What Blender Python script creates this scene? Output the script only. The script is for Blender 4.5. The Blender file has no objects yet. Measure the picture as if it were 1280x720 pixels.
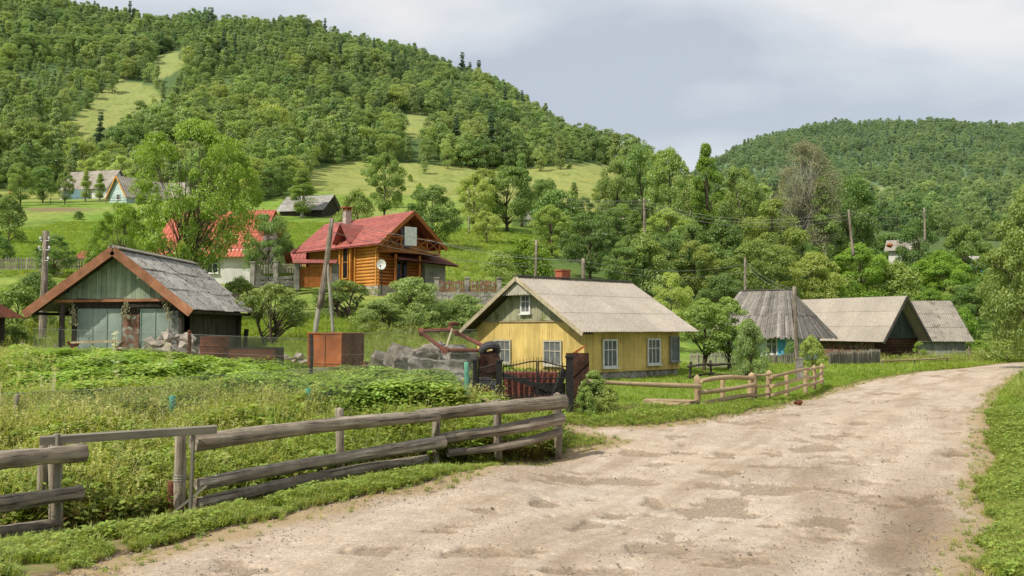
import bpy, bmesh, math, random
import numpy as np
from mathutils import Vector, Matrix

random.seed(7); rng = np.random.default_rng(7)
SC = bpy.context.scene
COL = SC.collection
F = 1100.0; PITCH = math.atan(50/1100.0); CAMZ = 2.0
cp, sp = math.cos(PITCH), math.sin(PITCH)

# ------------------------------------------------------------ camera model (photo pixel <-> world)
def ray(px, py):
    u = (px-640)/F; v = -(py-360)/F
    return u, cp - v*sp, sp + v*cp
def at(px, py, Y):
    x, y, z = ray(px, py); t = Y/y
    return Vector((x*t, Y, CAMZ+z*t))
def zfor(py, Y): return at(640, py, Y).z
def proj(x, y, z):
    dz = z-CAMZ
    d = y*cp + dz*sp; h = -y*sp + dz*cp
    return 640+F*x/d, 360-F*h/d

# ------------------------------------------------------------ terrain
N_ = None
COLS = {
 -500: [(7,0,'z'),(10,-.3,'z'),(14,.1,'z'),(20,.5,'z'),(30,1.0,'z'),(45,2.5,'z'),(60,345),(75,318),(110,285),(170,248),(190,235),(260,160),(350,60),(480,-60),(560,-80),(900,40),(2600,250)],
 0: [(7,0,'z'),(9,-.15,'z'),(11,-.35,'z'),(14,.05,'z'),(20,.5,'z'),(26,.75,'z'),(32,.8,'z'),(45,2.6,'z'),(60,345),(75,318),(110,285),(150,256),(175,248),(190,240),(260,172),(350,85),(480,0),(540,-12),(900,90),(2600,300)],
 160: [(7,0,'z'),(9.4,-.1,'z'),(11,-.35,'z'),(14,.0,'z'),(20,.45,'z'),(26,.6,'z'),(32,.6,'z'),(38,.8,'z'),(47,2.2,'z'),(60,352),(75,327),(110,288),(150,258),(175,249),(190,242),(260,193),(350,115),(500,40),(540,38),(900,130),(2600,300)],
 320: [(7,0,'z'),(10.5,-.05,'z'),(12,-.25,'z'),(16,.1,'z'),(22,.35,'z'),(26,.6,'z'),(32,.6,'z'),(45,2.0,'z'),(58,3.6,'z'),(75,318),(90,303),(130,272),(170,240),(200,225),(300,145),(420,68),(520,36),(900,150),(2600,320)],
 400: [(7,0,'z'),(11,-.05,'z'),(12.8,-.2,'z'),(16,.1,'z'),(21,.3,'z'),(24,.4,'z'),(25.5,.85,'z'),(32,.8,'z'),(45,2.2,'z'),(60,366),(75,325),(90,306),(130,270),(170,246),(200,228),(240,205),(300,165),(420,85),(530,50),(900,170),(2600,320)],
 520: [(7,0,'z'),(12,-.03,'z'),(14,-.15,'z'),(17,.1,'z'),(21,.25,'z'),(22.8,.3,'z'),(24.5,.75,'z'),(32,.6,'z'),(45,1.6,'z'),(60,371),(75,340),(110,292),(150,264),(200,234),(250,206),(310,170),(400,118),(480,84),(540,80),(900,190),(2600,330)],
 640: [(7,0,'z'),(14,0,'z'),(16,0,'z'),(20,.0,'z'),(24,.1,'z'),(32,.0,'z'),(42,.2,'z'),(60,2.3,'z'),(80,338),(110,298),(150,266),(200,240),(240,220),(300,192),(400,146),(480,124),(540,125),(900,210),(2600,330)],
 700: [(7,0,'z'),(18,0,'z'),(42,.1,'z'),(60,2.0,'z'),(80,345),(110,310),(155,275),(200,243),(270,208),(320,196),(400,178),(470,168),(560,172),(900,230),(2600,330)],
 745: [(7,0,'z'),(20,0,'z'),(42,.05,'z'),(60,1.6,'z'),(80,352),(110,322),(160,285),(200,247),(280,209),(320,205),(400,198),(460,195),(560,205),(900,240),(2600,330)],
 785: [(7,0,'z'),(20,0,'z'),(42,.02,'z'),(60,1.2,'z'),(80,360),(110,328),(160,290),(210,250),(280,218),(340,212),(420,210),(560,225),(900,250),(2600,330)],
 820: [(7,0,'z'),(20,0,'z'),(44,0,'z'),(60,.9,'z'),(80,368),(110,335),(160,295),(220,255),(280,240),(400,244),(900,255),(1500,250),(2600,330)],
 900: [(7,0,'z'),(20,0,'z'),(44,0,'z'),(60,.4,'z'),(80,385),(110,345),(160,302),(220,275),(400,268),(700,250),(1000,215),(1300,205),(2600,330)],
 960: [(7,0,'z'),(20,0,'z'),(44,-.1,'z'),(60,-.1,'z'),(80,395),(110,355),(160,312),(220,290),(400,275),(700,235),(1000,185),(1150,172),(2600,300)],
 1040: [(7,0,'z'),(20,0,'z'),(40,-.1,'z'),(60,-.5,'z'),(72,-.6,'z'),(90,396),(120,362),(160,330),(250,300),(400,280),(700,230),(1000,176),(1150,163),(2600,300)],
 1120: [(7,0,'z'),(20,0,'z'),(40,-.05,'z'),(60,-.5,'z'),(76,-.7,'z'),(95,400),(120,372),(160,332),(250,302),(400,282),(700,228),(1000,172),(1150,158),(2600,300)],
 1200: [(7,0,'z'),(20,0,'z'),(40,0,'z'),(60,-.4,'z'),(76,-.7,'z'),(95,405),(120,380),(160,345),(250,308),(400,284),(700,232),(1000,176),(1150,160),(2600,300)],
 1300: [(7,0,'z'),(20,0,'z'),(40,0,'z'),(60,-.2,'z'),(76,-.4,'z'),(95,402),(120,384),(160,350),(250,312),(400,285),(700,235),(1000,180),(1150,163),(2600,300)],
 1800: [(7,0,'z'),(20,.1,'z'),(40,.4,'z'),(60,1,'z'),(95,395),(160,345),(250,300),(400,270),(700,210),(1000,150),(1150,140),(2600,300)],
}
PXG = np.arange(-1600, 2901, 20.0); LYG = np.linspace(math.log(6.5), math.log(2600), 520)
def _build_grid():
    keys = sorted(COLS); prof = []
    for k in keys:
        ys, zs = [], []
        for e in COLS[k]:
            ys.append(math.log(e[0])); zs.append((e[1] if len(e) == 3 else zfor(e[1], e[0])))
        # interpolate tan elevation so that slopes look natural
        el = (np.array(zs)-CAMZ)/np.exp(np.array(ys))
        li = np.interp(LYG, ys, el)
        prof.append(li)
    prof = np.array(prof)
    g = np.empty((len(PXG), len(LYG)))
    for j in range(len(LYG)):
        g[:, j] = np.interp(PXG, keys, prof[:, j])
    def sm(a, axis, n):
        k = np.hanning(2*n+3)[1:-1]; k /= k.sum()
        p = [(0, 0), (0, 0)]; p[axis] = (n, n)
        b = np.pad(a, p, mode='edge')
        return np.apply_along_axis(lambda r: np.convolve(r, k, 'valid'), axis, b)
    g = sm(g, 1, 4); g = sm(g, 0, 3)
    return g
GR = _build_grid()
def vnoise(x, y, seed=0):
    xi = np.floor(x).astype(np.int64); yi = np.floor(y).astype(np.int64)
    fx = x-xi; fy = y-yi
    fx = fx*fx*(3-2*fx); fy = fy*fy*(3-2*fy)
    def h(a, b):
        n = (a*374761393 + b*668265263 + seed*1442695041) & 0xffffffff
        n = ((n ^ (n >> 13))*1274126177) & 0xffffffff
        return ((n ^ (n >> 16)) & 0xffff)/65535.0
    return (h(xi, yi)*(1-fx)+h(xi+1, yi)*fx)*(1-fy)+(h(xi, yi+1)*(1-fx)+h(xi+1, yi+1)*fx)*fy
def fbm(x, y, seed=0, o=4):
    s = 0; a = .5
    for i in range(o):
        s = s+a*vnoise(x*2**i, y*2**i, seed+i); a *= .5
    return s
FENX = [-13.6, -5.18, -4.0, -2.52, -1.22, -.25, .91]; FENY = [6.5, 9.9, 10.6, 12.9, 14.3, 14.95, 15.4]
def H(x, y):
    x = np.asarray(x, float); y = np.asarray(y, float)
    yy = np.clip(y, 6.6, 2590)
    px = np.clip(640+F*x/yy, -1590, 2890)
    a = (px-PXG[0])/20.0; b = (np.log(yy)-LYG[0])/(LYG[1]-LYG[0])
    i = np.clip(a.astype(int), 0, len(PXG)-2); j = np.clip(b.astype(int), 0, len(LYG)-2)
    fa = a-i; fb = b-j
    e = (GR[i, j]*(1-fa)+GR[i+1, j]*fa)*(1-fb)+(GR[i, j+1]*(1-fa)+GR[i+1, j+1]*fa)*fb
    z = CAMZ+e*yy
    z = np.where(y < 7.5, z*np.clip((y-6.6)/.9, 0, 1), z)
    far = np.clip((yy-70)/150, 0, 1)
    z = z+far*(fbm(x/38, yy/38, 3)-.47)*6*np.clip(yy/300, .2, 2)
    z = z+np.clip((yy-230)/300, 0, 1)*(fbm(x/75, yy/95, 5)-.47)*np.where(yy > 620, 30, 11)*np.clip((1180-yy)/200, .25, 1)
    z = z-.25*np.exp(-((y-np.interp(x, FENX, FENY)+.2)/1.0)**2)*np.clip((x+12)/2, 0, 1)*np.clip((1.6-x)/1.2, 0, 1)
    z = z+(fbm(x*.9, y*.9, 9)-.47)*.10*np.clip((np.abs(yy)-6)/8, 0, 1)
    return z
def Hs(x, y): return float(H(np.array([x]), np.array([y]))[0])
def G(px, py):
    x, y, z = ray(px, py)
    Ys = np.exp(np.linspace(math.log(6.7), math.log(1500), 900))
    hz = H(x/y*Ys, Ys); rz = CAMZ+z/y*Ys
    k = np.where(rz < hz)[0]
    i = k[0] if len(k) else len(Ys)-1
    return Vector((x/y*Ys[i], Ys[i], hz[i]))

# ------------------------------------------------------------ mesh helpers
def tag(o, label=None, cat=None, group=None, kind=None):
    if label: o['label'] = label
    if cat: o['category'] = cat
    if group: o['group'] = group
    if kind: o['kind'] = kind
    return o
def empty(name, loc=(0,0,0), rz=0, label=None, cat=None, group=None):
    o = bpy.data.objects.new(name, None); COL.objects.link(o)
    o.location = loc; o.rotation_euler = (0, 0, rz); o.empty_display_size = .3
    return tag(o, label, cat, group)
def np_mesh(name, V, Q, mats, var=None, midx=None, smooth=False):
    """V (n,3); Q (m,k) faces all of one size"""
    V = np.asarray(V, np.float32); Q = np.asarray(Q, np.int32)
    me = bpy.data.meshes.new(name)
    me.vertices.add(len(V)); me.vertices.foreach_set('co', V.ravel())
    m, k = Q.shape
    me.loops.add(m*k); me.loops.foreach_set('vertex_index', Q.ravel())
    me.polygons.add(m)
    me.polygons.foreach_set('loop_start', np.arange(0, m*k, k, dtype=np.int32))
    me.polygons.foreach_set('loop_total', np.full(m, k, np.int32))
    for mt in mats: me.materials.append(mt)
    if midx is not None: me.polygons.foreach_set('material_index', np.asarray(midx, np.int32))
    if smooth: me.polygons.foreach_set('use_smooth', np.ones(m, bool))
    me.update(calc_edges=True)
    if var is not None:
        a = me.attributes.new('var', 'FLOAT', 'POINT'); a.data.foreach_set('value', np.asarray(var, np.float32))
    return me
def link(name, me, parent=None, loc=None):
    o = bpy.data.objects.new(name, me); COL.objects.link(o)
    if parent: o.parent = parent
    if loc is not None: o.location = loc
    return o

class MB:
    def __init__(s): s.v = []; s.f = []; s.var = []; s.m = []; s.mi = 0
    def add(s, vs, fs, var=None):
        b = len(s.v); var = random.random() if var is None else var
        s.v += [tuple(p) for p in vs]; s.var += [var]*len(vs)
        s.f += [tuple(b+i for i in f) for f in fs]; s.m += [s.mi]*len(fs)
    def box(s, c, d, rot=None, var=None, jit=0):
        hx, hy, hz = d[0]/2, d[1]/2, d[2]/2
        P = [Vector((x*hx, y*hy, z*hz)) for x in (-1,1) for y in (-1,1) for z in (-1,1)]
        if jit: P = [p+Vector((random.uniform(-jit,jit), random.uniform(-jit,jit), random.uniform(-jit,jit))) for p in P]
        if rot is not None: P = [rot @ p for p in P]
        c = Vector(c)
        s.add([p+c for p in P], [(0,1,3,2),(4,6,7,5),(0,4,5,1),(2,3,7,6),(0,2,6,4),(1,5,7,3)], var)
    def beam(s, a, b, w, t, up=(0,0,1), var=None):
        a, b = Vector(a), Vector(b); d = (b-a); L = d.length; d.normalize()
        u = Vector(up); x = d.cross(u)
        if x.length < 1e-3: x = d.cross(Vector((1,0,0)))
        x.normalize(); z = x.cross(d)
        R = Matrix((x, d, z)).transposed()
        s.box((a+b)/2, (w, L, t), R, var)
    def tube(s, pts, rad, n=8, var=None, cap=True, wob=0):
        pts = [Vector(p) for p in pts]; k = len(pts)
        if not hasattr(rad, '__len__'): rad = [rad]*k
        V = []; Fc = []
        ref = None
        for i, p in enumerate(pts):
            d = (pts[min(i+1, k-1)]-pts[max(i-1, 0)]).normalized()
            if ref is None:
                ref = d.cross(Vector((0,0,1)))
                if ref.length < .05: ref = d.cross(Vector((1,0,0)))
            x = (ref - d*ref.dot(d)).normalized(); y = d.cross(x); ref = x
            for j in range(n):
                a = 2*math.pi*j/n; r = rad[i]*(1+random.uniform(-wob, wob))
                V.append(p+x*math.cos(a)*r+y*math.sin(a)*r)
        for i in range(k-1):
            for j in range(n):
                Fc.append((i*n+j, i*n+(j+1) % n, (i+1)*n+(j+1) % n, (i+1)*n+j))
        if cap:
            Fc.append(tuple(range(n-1, -1, -1))); Fc.append(tuple((k-1)*n+j for j in range(n)))
        s.add(V, Fc, var)
    def poly(s, pts, var=None): s.add(pts, [tuple(range(len(pts)))], var)
    def build(s, name, mats, parent=None, smooth=False, loc=None):
        if not isinstance(mats, (list, tuple)): mats = [mats]
        me = bpy.data.meshes.new(name); me.from_pydata(s.v, [], s.f)
        for m in mats: me.materials.append(m)
        if len(mats) > 1: me.polygons.foreach_set('material_index', s.m)
        if smooth: me.polygons.foreach_set('use_smooth', [True]*len(s.f))
        a = me.attributes.new('var', 'FLOAT', 'POINT'); a.data.foreach_set('value', s.var)
        me.update()
        return link(name, me, parent, loc)

def log_obj(name, a, b, r0, r1, mat, parent, bend=.02, n=10, segs=8, pts_cut=0, wob=.05, flat=None):
    """a timber whose local z runs along its length; origin at a"""
    a, b = Vector(a), Vector(b); L = (b-a).length
    mb = MB(); P = []; R = []
    ph = random.uniform(0, 6); bx, by = random.uniform(-bend, bend), random.uniform(-bend, bend)
    for i in range(segs+1):
        t = i/segs
        P.append(Vector((bx*L*math.sin(t*math.pi)+.01*math.sin(ph+5*t), by*L*math.sin(t*math.pi)+.01*math.cos(ph+4*t), t*L)))
        R.append((r0+(r1-r0)*t)*(1+.06*math.sin(ph+t*9)+random.uniform(-.05, .05)))
    P.insert(0, P[0]-Vector((0,0,.006))); R.insert(0, R[0]*.88)
    P.append(P[-1]+Vector((0,0,.006))); R.append(R[-1]*.86)
    if pts_cut: P.append(P[-1]+Vector((0,0,pts_cut))); R.append(R[-1]*.25)
    mb.tube(P, R, n, wob=wob)
    if flat:
        mb.v = [(v[0]*flat[0], v[1]*flat[1], v[2]) for v in mb.v]
    o = mb.build(name, mat, parent, smooth=False)
    for p in o.data.polygons: p.use_smooth = len(p.vertices) == 4
    q = (b-a).to_track_quat('Z', 'Y')
    o.rotation_mode = 'QUATERNION'; o.rotation_quaternion = q; o.location = a
    return o
def plank_obj(name, a, b, w, t, mat, parent, roll=0):
    a, b = Vector(a), Vector(b); L = (b-a).length; mb = MB()
    n = 6; V = []; Fc = []
    for i in range(n+1):
        z = L*i/n; dx = random.uniform(-.004, .004); ww = w*(1+random.uniform(-.06, .06))
        V += [(-ww/2+dx, -t/2, z), (ww/2+dx, -t/2, z), (ww/2+dx, t/2, z), (-ww/2+dx, t/2, z)]
    for i in range(n):
        for j in range(4): Fc.append((i*4+j, i*4+(j+1) % 4, i*4+4+(j+1) % 4, i*4+4+j))
    Fc += [(3,2,1,0), (n*4, n*4+1, n*4+2, n*4+3)]
    mb.add(V, Fc); o = mb.build(name, mat, parent)
    o.rotation_mode = 'QUATERNION'
    o.rotation_quaternion = (b-a).to_track_quat('Z', 'Y') @ Matrix.Rotation(roll, 3, 'Z').to_quaternion()
    o.location = a
    return o

# ------------------------------------------------------------ materials
def srgb(h):
    h = h.lstrip('#'); c = [int(h[i:i+2], 16)/255 for i in (0,2,4)]
    return tuple((x/12.92 if x <= .04045 else ((x+.055)/1.055)**2.4) for x in c)+(1,)
class NT:
    def __init__(s, name):
        s.mat = bpy.data.materials.new(name); s.mat.use_nodes = True
        s.nt = s.mat.node_tree; s.nt.nodes.clear()
    def n(s, t, **k):
        nd = s.nt.nodes.new(t)
        for a, b in k.items():
            if a.startswith('i_'):
                nd.inputs[int(a[2:]) if a[2:].isdigit() else a[2:].replace('_', ' ')].default_value = b
            else: setattr(nd, a, b)
        return nd
    def l(s, a, b): s.nt.links.new(a, b)
    def math(s, op, a, b=None, clamp=False):
        m = s.n('ShaderNodeMath', operation=op, use_clamp=clamp)
        for i, q in enumerate((a, b)):
            if q is None: continue
            if isinstance(q, (int, float)): m.inputs[i].default_value = q
            else: s.l(q, m.inputs[i])
        return m.outputs[0]
    def mix(s, f, a, b, mode='MIX'):
        m = s.n('ShaderNodeMix', data_type='RGBA', blend_type=mode)
        for i, q in ((0, f), (6, a), (7, b)):
            if isinstance(q, (int, float)): m.inputs[i].default_value = q
            elif isinstance(q, tuple): m.inputs[i].default_value = q
            else: s.l(q, m.inputs[i])
        return m.outputs[2]
    def noise(s, vec, scale, detail=5, rough=.55, dist=0):
        t = s.n('ShaderNodeTexNoise'); t.inputs['Scale'].default_value = scale
        t.inputs['Detail'].default_value = detail; t.inputs['Roughness'].default_value = rough
        t.inputs['Distortion'].default_value = dist
        if vec is not None: s.l(vec, t.inputs['Vector'])
        return t.outputs['Fac']
    def ramp(s, fac, stops, interp='LINEAR'):
        r = s.n('ShaderNodeValToRGB'); r.color_ramp.interpolation = interp
        e = r.color_ramp.elements
        while len(e) < len(stops): e.new(.5)
        for i, (p, c) in enumerate(stops):
            e[i].position = p; e[i].color = c if isinstance(c, tuple) else (c, c, c, 1)
        s.l(fac, r.inputs[0]); return r.outputs[0]
    def coords(s, kind='Object', scale=(1,1,1)):
        tc = s.n('ShaderNodeTexCoord'); mp = s.n('ShaderNodeMapping')
        mp.inputs['Scale'].default_value = scale
        s.l(tc.outputs[kind], mp.inputs['Vector']); return mp.outputs[0]
    def attr(s, name, typ='GEOMETRY'):
        a = s.n('ShaderNodeAttribute', attribute_name=name, attribute_type=typ); return a.outputs['Fac']
    def out(s, sh):
        o = s.n('ShaderNodeOutputMaterial'); s.l(sh, o.inputs[0]); return s.mat
    def bsdf(s, col, rough=.85, metal=0, bump=None, bstr=.5, bdist=.02, spec=.3):
        p = s.n('ShaderNodeBsdfPrincipled')
        if isinstance(col, tuple): p.inputs['Base Color'].default_value = col
        else: s.l(col, p.inputs['Base Color'])
        if isinstance(rough, (int, float)): p.inputs['Roughness'].default_value = rough
        else: s.l(rough, p.inputs['Roughness'])
        p.inputs['Metallic'].default_value = metal; p.inputs['Specular IOR Level'].default_value = spec
        if bump is not None:
            b = s.n('ShaderNodeBump'); b.inputs['Strength'].default_value = bstr; b.inputs['Distance'].default_value = bdist
            s.l(bump, b.inputs['Height']); s.l(b.outputs[0], p.inputs['Normal'])
        return p.outputs[0]

def surf(name, stops, scale=4, *a, **k):
    return surf_(name, stops, scale, *a, **k)
def surf_(name, stops, scale=4, stretch=(1,1,1), rough=.85, bump=.5, bdist=.01, dirt=.35, dscale=1.2, varamt=.35, detail=7, metal=0, spec=.25, second=None, crack=False):
    s = NT(name)
    v = s.coords('Object', stretch)
    n = s.noise(v, scale, detail, .62)
    c = s.ramp(n, [(p, srgb(h)) for p, h in stops])
    v0 = s.coords('Object')
    if second:   # (colour, scale, threshold) patches of another material (moss, rust, bare)
        h, sc2, th = second
        m = s.ramp(s.noise(v0, sc2, 6, .65), [(th-.04, 0.0), (th+.05, 1.0)])
        c = s.mix(m, c, srgb(h))
    d = s.ramp(s.noise(v0, dscale, 5, .6), [(.32, 1-dirt), (.62, 1.0)])
    c = s.mix(1.0, c, d, 'MULTIPLY')
    if crack:
        ck = s.ramp(s.noise(s.coords('Object', (1, 1, .035)), 34, 4, .5), [(.60, 1.0), (.66, .42)])
        c = s.mix(1.0, c, ck, 'MULTIPLY'); n = s.math('ADD', n, ck)
        c = s.mix(s.ramp(s.noise(s.coords('Object', (1, 1, .5)), 9, 5, .7), [(.60, 0.0), (.68, .55)]), c, srgb('#77785f'))
    va = s.math('ADD', s.math('MULTIPLY', s.attr('var'), varamt), 1-varamt/2)
    c = s.mix(1.0, c, va, 'MULTIPLY')
    return s.out(s.bsdf(c, rough, metal, n, bump, bdist, spec))

def leafmat(name, dark, light, tintb=None, trans=.35, objvar=.35, haze=0):
    s = NT(name)
    var = s.attr('var')
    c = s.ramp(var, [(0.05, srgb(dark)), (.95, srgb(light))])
    oi = s.n('ShaderNodeObjectInfo')
    r = oi.outputs['Random']
    if tintb: c = s.mix(s.ramp(r, [(.45, 0.0), (1, .8)]), c, srgb(tintb))
    c = s.mix(1.0, c, (1.06, 1.0, .84, 1), 'MULTIPLY')
    wn = s.n('ShaderNodeTexWhiteNoise', noise_dimensions='1D'); s.l(s.math('MULTIPLY', r, 77.7), wn.inputs['W'])
    b = s.math('ADD', s.math('MULTIPLY', wn.outputs['Value'], objvar), 1-objvar/2)
    c = s.mix(1.0, c, b, 'MULTIPLY')
    pn = s.n('ShaderNodeTexNoise'); pn.inputs['Scale'].default_value = .03; pn.inputs['Detail'].default_value = 3
    s.l(oi.outputs['Location'], pn.inputs['Vector'])
    c = s.mix(s.ramp(pn.outputs['Fac'], [(.42, 0.0), (.58, .6)]), c, s.mix(1.0, c, (.80, .92, .78, 1), 'MULTIPLY'))
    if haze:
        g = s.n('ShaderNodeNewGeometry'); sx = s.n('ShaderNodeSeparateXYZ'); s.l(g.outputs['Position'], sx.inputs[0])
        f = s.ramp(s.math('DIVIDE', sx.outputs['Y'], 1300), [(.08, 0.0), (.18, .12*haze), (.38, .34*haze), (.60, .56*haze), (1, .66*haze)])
        c = s.mix(f, c, srgb('#869f8c'))  # aerial haze painted into the leaf colour, growing with distance
    d = s.n('ShaderNodeBsdfDiffuse'); s.l(c, d.inputs[0])
    t = s.n('ShaderNodeBsdfTranslucent')
    s.l(s.mix(1.0, c, (1.25, 1.2, .55, 1), 'MULTIPLY'), t.inputs[0])
    m = s.n('ShaderNodeMixShader'); m.inputs[0].default_value = trans
    s.l(d.outputs[0], m.inputs[1]); s.l(t.outputs[0], m.inputs[2])
    g = s.n('ShaderNodeBsdfGlossy'); g.inputs['Roughness'].default_value = .5; g.inputs[0].default_value = (.8,.85,.8,1)
    m2 = s.n('ShaderNodeMixShader'); m2.inputs[0].default_value = .035
    s.l(m.outputs[0], m2.inputs[1]); s.l(g.outputs[0], m2.inputs[2])
    return s.out(m2.outputs[0])

M = {}
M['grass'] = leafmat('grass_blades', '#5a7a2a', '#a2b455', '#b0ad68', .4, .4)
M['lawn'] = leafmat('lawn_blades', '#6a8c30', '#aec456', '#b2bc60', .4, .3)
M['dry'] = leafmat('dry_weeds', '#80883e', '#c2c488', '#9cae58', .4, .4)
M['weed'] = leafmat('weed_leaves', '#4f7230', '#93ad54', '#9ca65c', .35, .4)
M['brownweed'] = leafmat('brown_shade_weeds', '#4a3a24', '#8a7448', '#5f6a30', .3, .4)  # withered brown that also paints the shade under overhanging ditch weeds
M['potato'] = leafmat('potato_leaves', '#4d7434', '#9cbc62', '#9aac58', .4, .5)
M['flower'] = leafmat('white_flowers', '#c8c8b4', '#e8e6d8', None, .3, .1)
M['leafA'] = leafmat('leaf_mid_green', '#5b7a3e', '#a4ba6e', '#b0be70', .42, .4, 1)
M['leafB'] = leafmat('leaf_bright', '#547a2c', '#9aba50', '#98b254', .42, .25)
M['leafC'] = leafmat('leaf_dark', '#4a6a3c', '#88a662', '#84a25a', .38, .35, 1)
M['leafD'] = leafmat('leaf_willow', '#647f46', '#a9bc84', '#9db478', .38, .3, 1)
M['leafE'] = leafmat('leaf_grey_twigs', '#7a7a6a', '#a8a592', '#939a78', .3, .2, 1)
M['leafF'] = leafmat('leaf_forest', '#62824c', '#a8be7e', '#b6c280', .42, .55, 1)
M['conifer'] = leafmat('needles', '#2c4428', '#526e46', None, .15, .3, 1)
M['bark'] = surf('bark', [(.3,'#4a4036'),(.7,'#7a6c5c')], 6, (1,1,.25), .95, .8)
M['birchbark'] = surf('pale_bark', [(.3,'#8f8a7c'),(.7,'#b8b3a4')], 6, (1,1,.3), .9, .6)
M['oldlog'] = surf('weathered_log', [(.3,'#5e5449'),(.48,'#8f8272'),(.66,'#b8ad9b')], 14, (1,1,.06), .9, 1.0, .02, .5, 2.5, crack=True, varamt=.4)
M['newlog'] = surf('fresh_log', [(.25,'#937a5a'),(.5,'#b39c7a'),(.8,'#ccb896')], 8, (1,1,.08), .8, .6, .008, .3, 3, second=('#7f6f5c', 3.0, .60))
M['peeled'] = surf('peeled_post', [(.3,'#a08868'),(.7,'#c0a988')], 6, (1,1,.1), .8, .5, .006, .25)
M['greyplank'] = surf('grey_plank', [(.3,'#6d675d'),(.7,'#a49c8d')], 8, (1,1,.08), .9, .7, .006, .4)
M['concrete'] = surf('concrete', [(.3,'#77726b'),(.5,'#a09a90'),(.7,'#b8b2a6')], 9, (1,1,1), .95, 1.0, .05, .4, 1.5, second=('#6d6a5c', 2.2, .56))
M['stone'] = surf('rubble_stone', [(.3,'#988b80'),(.7,'#c4b8aa')], 5, (1,1,1), .95, .9, .03, .4)
M['chunk'] = surf('broken_concrete', [(.3,'#6f675e'),(.5,'#938a7e'),(.7,'#b3a99b')], 7, (1,1,1), .95, 1.0, .06, .5, 2)
M['deeprust'] = surf('deep_brown_rust', [(.3,'#33231c'),(.7,'#5c4032')], 6, (1,1,1), .9, .6, .01, .4, 3)
M['stonewall'] = surf('stonewall', [(.3,'#6a6862'),(.7,'#98958c')], 3, (1,1,1), .95, .9, .03, .4)
M['rust'] = surf('rust', [(.25,'#8a4c2c'),(.55,'#ac6438'),(.8,'#bf7a4c')], 3, (1,1,.6), .85, .5, .01, .4, 2)
M['rustdark'] = surf('dark_rust', [(.3,'#45291e'),(.7,'#7a4630')], 6, (1,1,1), .85, .5, .01, .4, 2)
M['redrust'] = surf('red_iron', [(.3,'#6e3c32'),(.7,'#94584a')], 5, (1,1,1), .8, .4, .006, .4, 3)
M['iron'] = surf('black_iron', [(.3,'#1d1b1b'),(.7,'#34302e')], 9, (1,1,1), .6, .3, .004, .3)
M['greenpaint'] = surf('turquoise_paint', [(.3,'#4d9a80'),(.7,'#71b79c')], 6, (1,1,.5), .6, .4, .004, .3, 6, second=('#8a6a4a', 9, .64))
M['wire'] = surf('wire', [(.3,'#77776e'),(.7,'#96968c')], 9, rough=.5, metal=.3)
M['cable'] = surf('cable', [(.3,'#8d8d8a'),(.7,'#b4b4b0')], 9, rough=.6)
M['yellow'] = surf('yellow_boards', [(.25,'#c8ab62'),(.55,'#dabe74'),(.8,'#e8d49a')], 5, (6,6,.35), .8, .6, .01, .3, 1.0, .26, second=('#a88b58', 5.5, .70))
M['mustard'] = surf('mustard_boards', [(.25,'#c4a65c'),(.55,'#dabe72'),(.8,'#e6cf8e')], 5, (6,6,.35), .8, .6, .01, .32, 1.0, .26, second=('#94794a', 5.5, .69))
M['gableboard'] = surf('grey_green_boards', [(.25,'#8a8a6c'),(.5,'#aba98a'),(.8,'#c4c19e')], 6, (5,5,.22), .9, .6, .006, .35, 1.5, .35, second=('#767f4c', 2.0, .58))
M['paleboard'] = surf('pale_grey_boards', [(.25,'#a39d8c'),(.7,'#c9c4b2')], 6, (5,5,.22), .9, .6, .006, .3, 2, .25)
M['white'] = surf('white_paint', [(.3,'#c9c9c4'),(.7,'#e6e6e1')], 8, (1,1,1), .6, .3, .003, .2, 5, .08)
M['whitewash'] = surf('white_wall', [(.3,'#cfccc4'),(.7,'#e4e2dc')], 3, (1,1,1), .9, .4, .006, .2)
M['trim'] = surf('pale_bargeboard', [(.3,'#a89a7e'),(.7,'#cfc2a4')], 6, (1,1,1), .8, .4, .005, .3)
M['asbestos'] = surf('fibre_cement_sheet', [(.3,'#9c9285'),(.7,'#b8aea1')], 9, (1,1,1), .92, .4, .006, .16, .7, .10)
M['asbestosgrey'] = surf('grey_cement_sheet', [(.3,'#8f877b'),(.7,'#b3ab9e')], 8, (1,1,1), .92, .5, .006, .3, .6, .16, second=('#7c7366', 1.4, .60))
M['slate'] = surf('old_slate_sheet', [(.25,'#827e78'),(.5,'#a5a19a'),(.8,'#c4bfb8')], 12, (1,1,1), .95, .8, .012, .35, 2.0, .3, second=('#57534a', 5, .58))
M['shingle'] = surf('weathered_roof_slats', [(.25,'#5f5a55'),(.5,'#87817a'),(.8,'#aca59d')], 6, (2,2,.5), .95, .7, .01, .35, 1.5, .7)
M['bargerust'] = surf('rusty_bargeboard', [(.25,'#8a5a42'),(.55,'#a87456'),(.8,'#bc9076')], 3, (1,1,1), .8, .4, .006, .35, 1.6)
M['shedgreen'] = surf('green_shed_boards', [(.25,'#7d8c74'),(.5,'#9dab92'),(.8,'#b8c2aa')], 6, (5,5,.2), .9, .6, .006, .4, 1.3, .4)
M['teal'] = surf('faded_teal_sheet', [(.3,'#84958a'),(.7,'#a0ada2')], 2.5, (1,1,1), .7, .3, .005, .25, .9, .2, second=('#8d7460', 3.6, .70))
M['brownboard'] = surf('brown_door_board', [(.3,'#6a4a3a'),(.7,'#96705a')], 6, (4,4,.3), .85, .5, .005, .4, 3, second=('#9aa295', 5, .56))
M['darkboard'] = surf('dark_boards', [(.3,'#3a342e'),(.7,'#5d554b')], 6, (4,4,.2), .95, .6, .006, .4, 2, .5)
M['blackgreen'] = surf('dark_green_boards', [(.3,'#37423c'),(.7,'#525e57')], 6, (5,5,.2), .95, .5, .005, .4, 2, .35)
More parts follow.
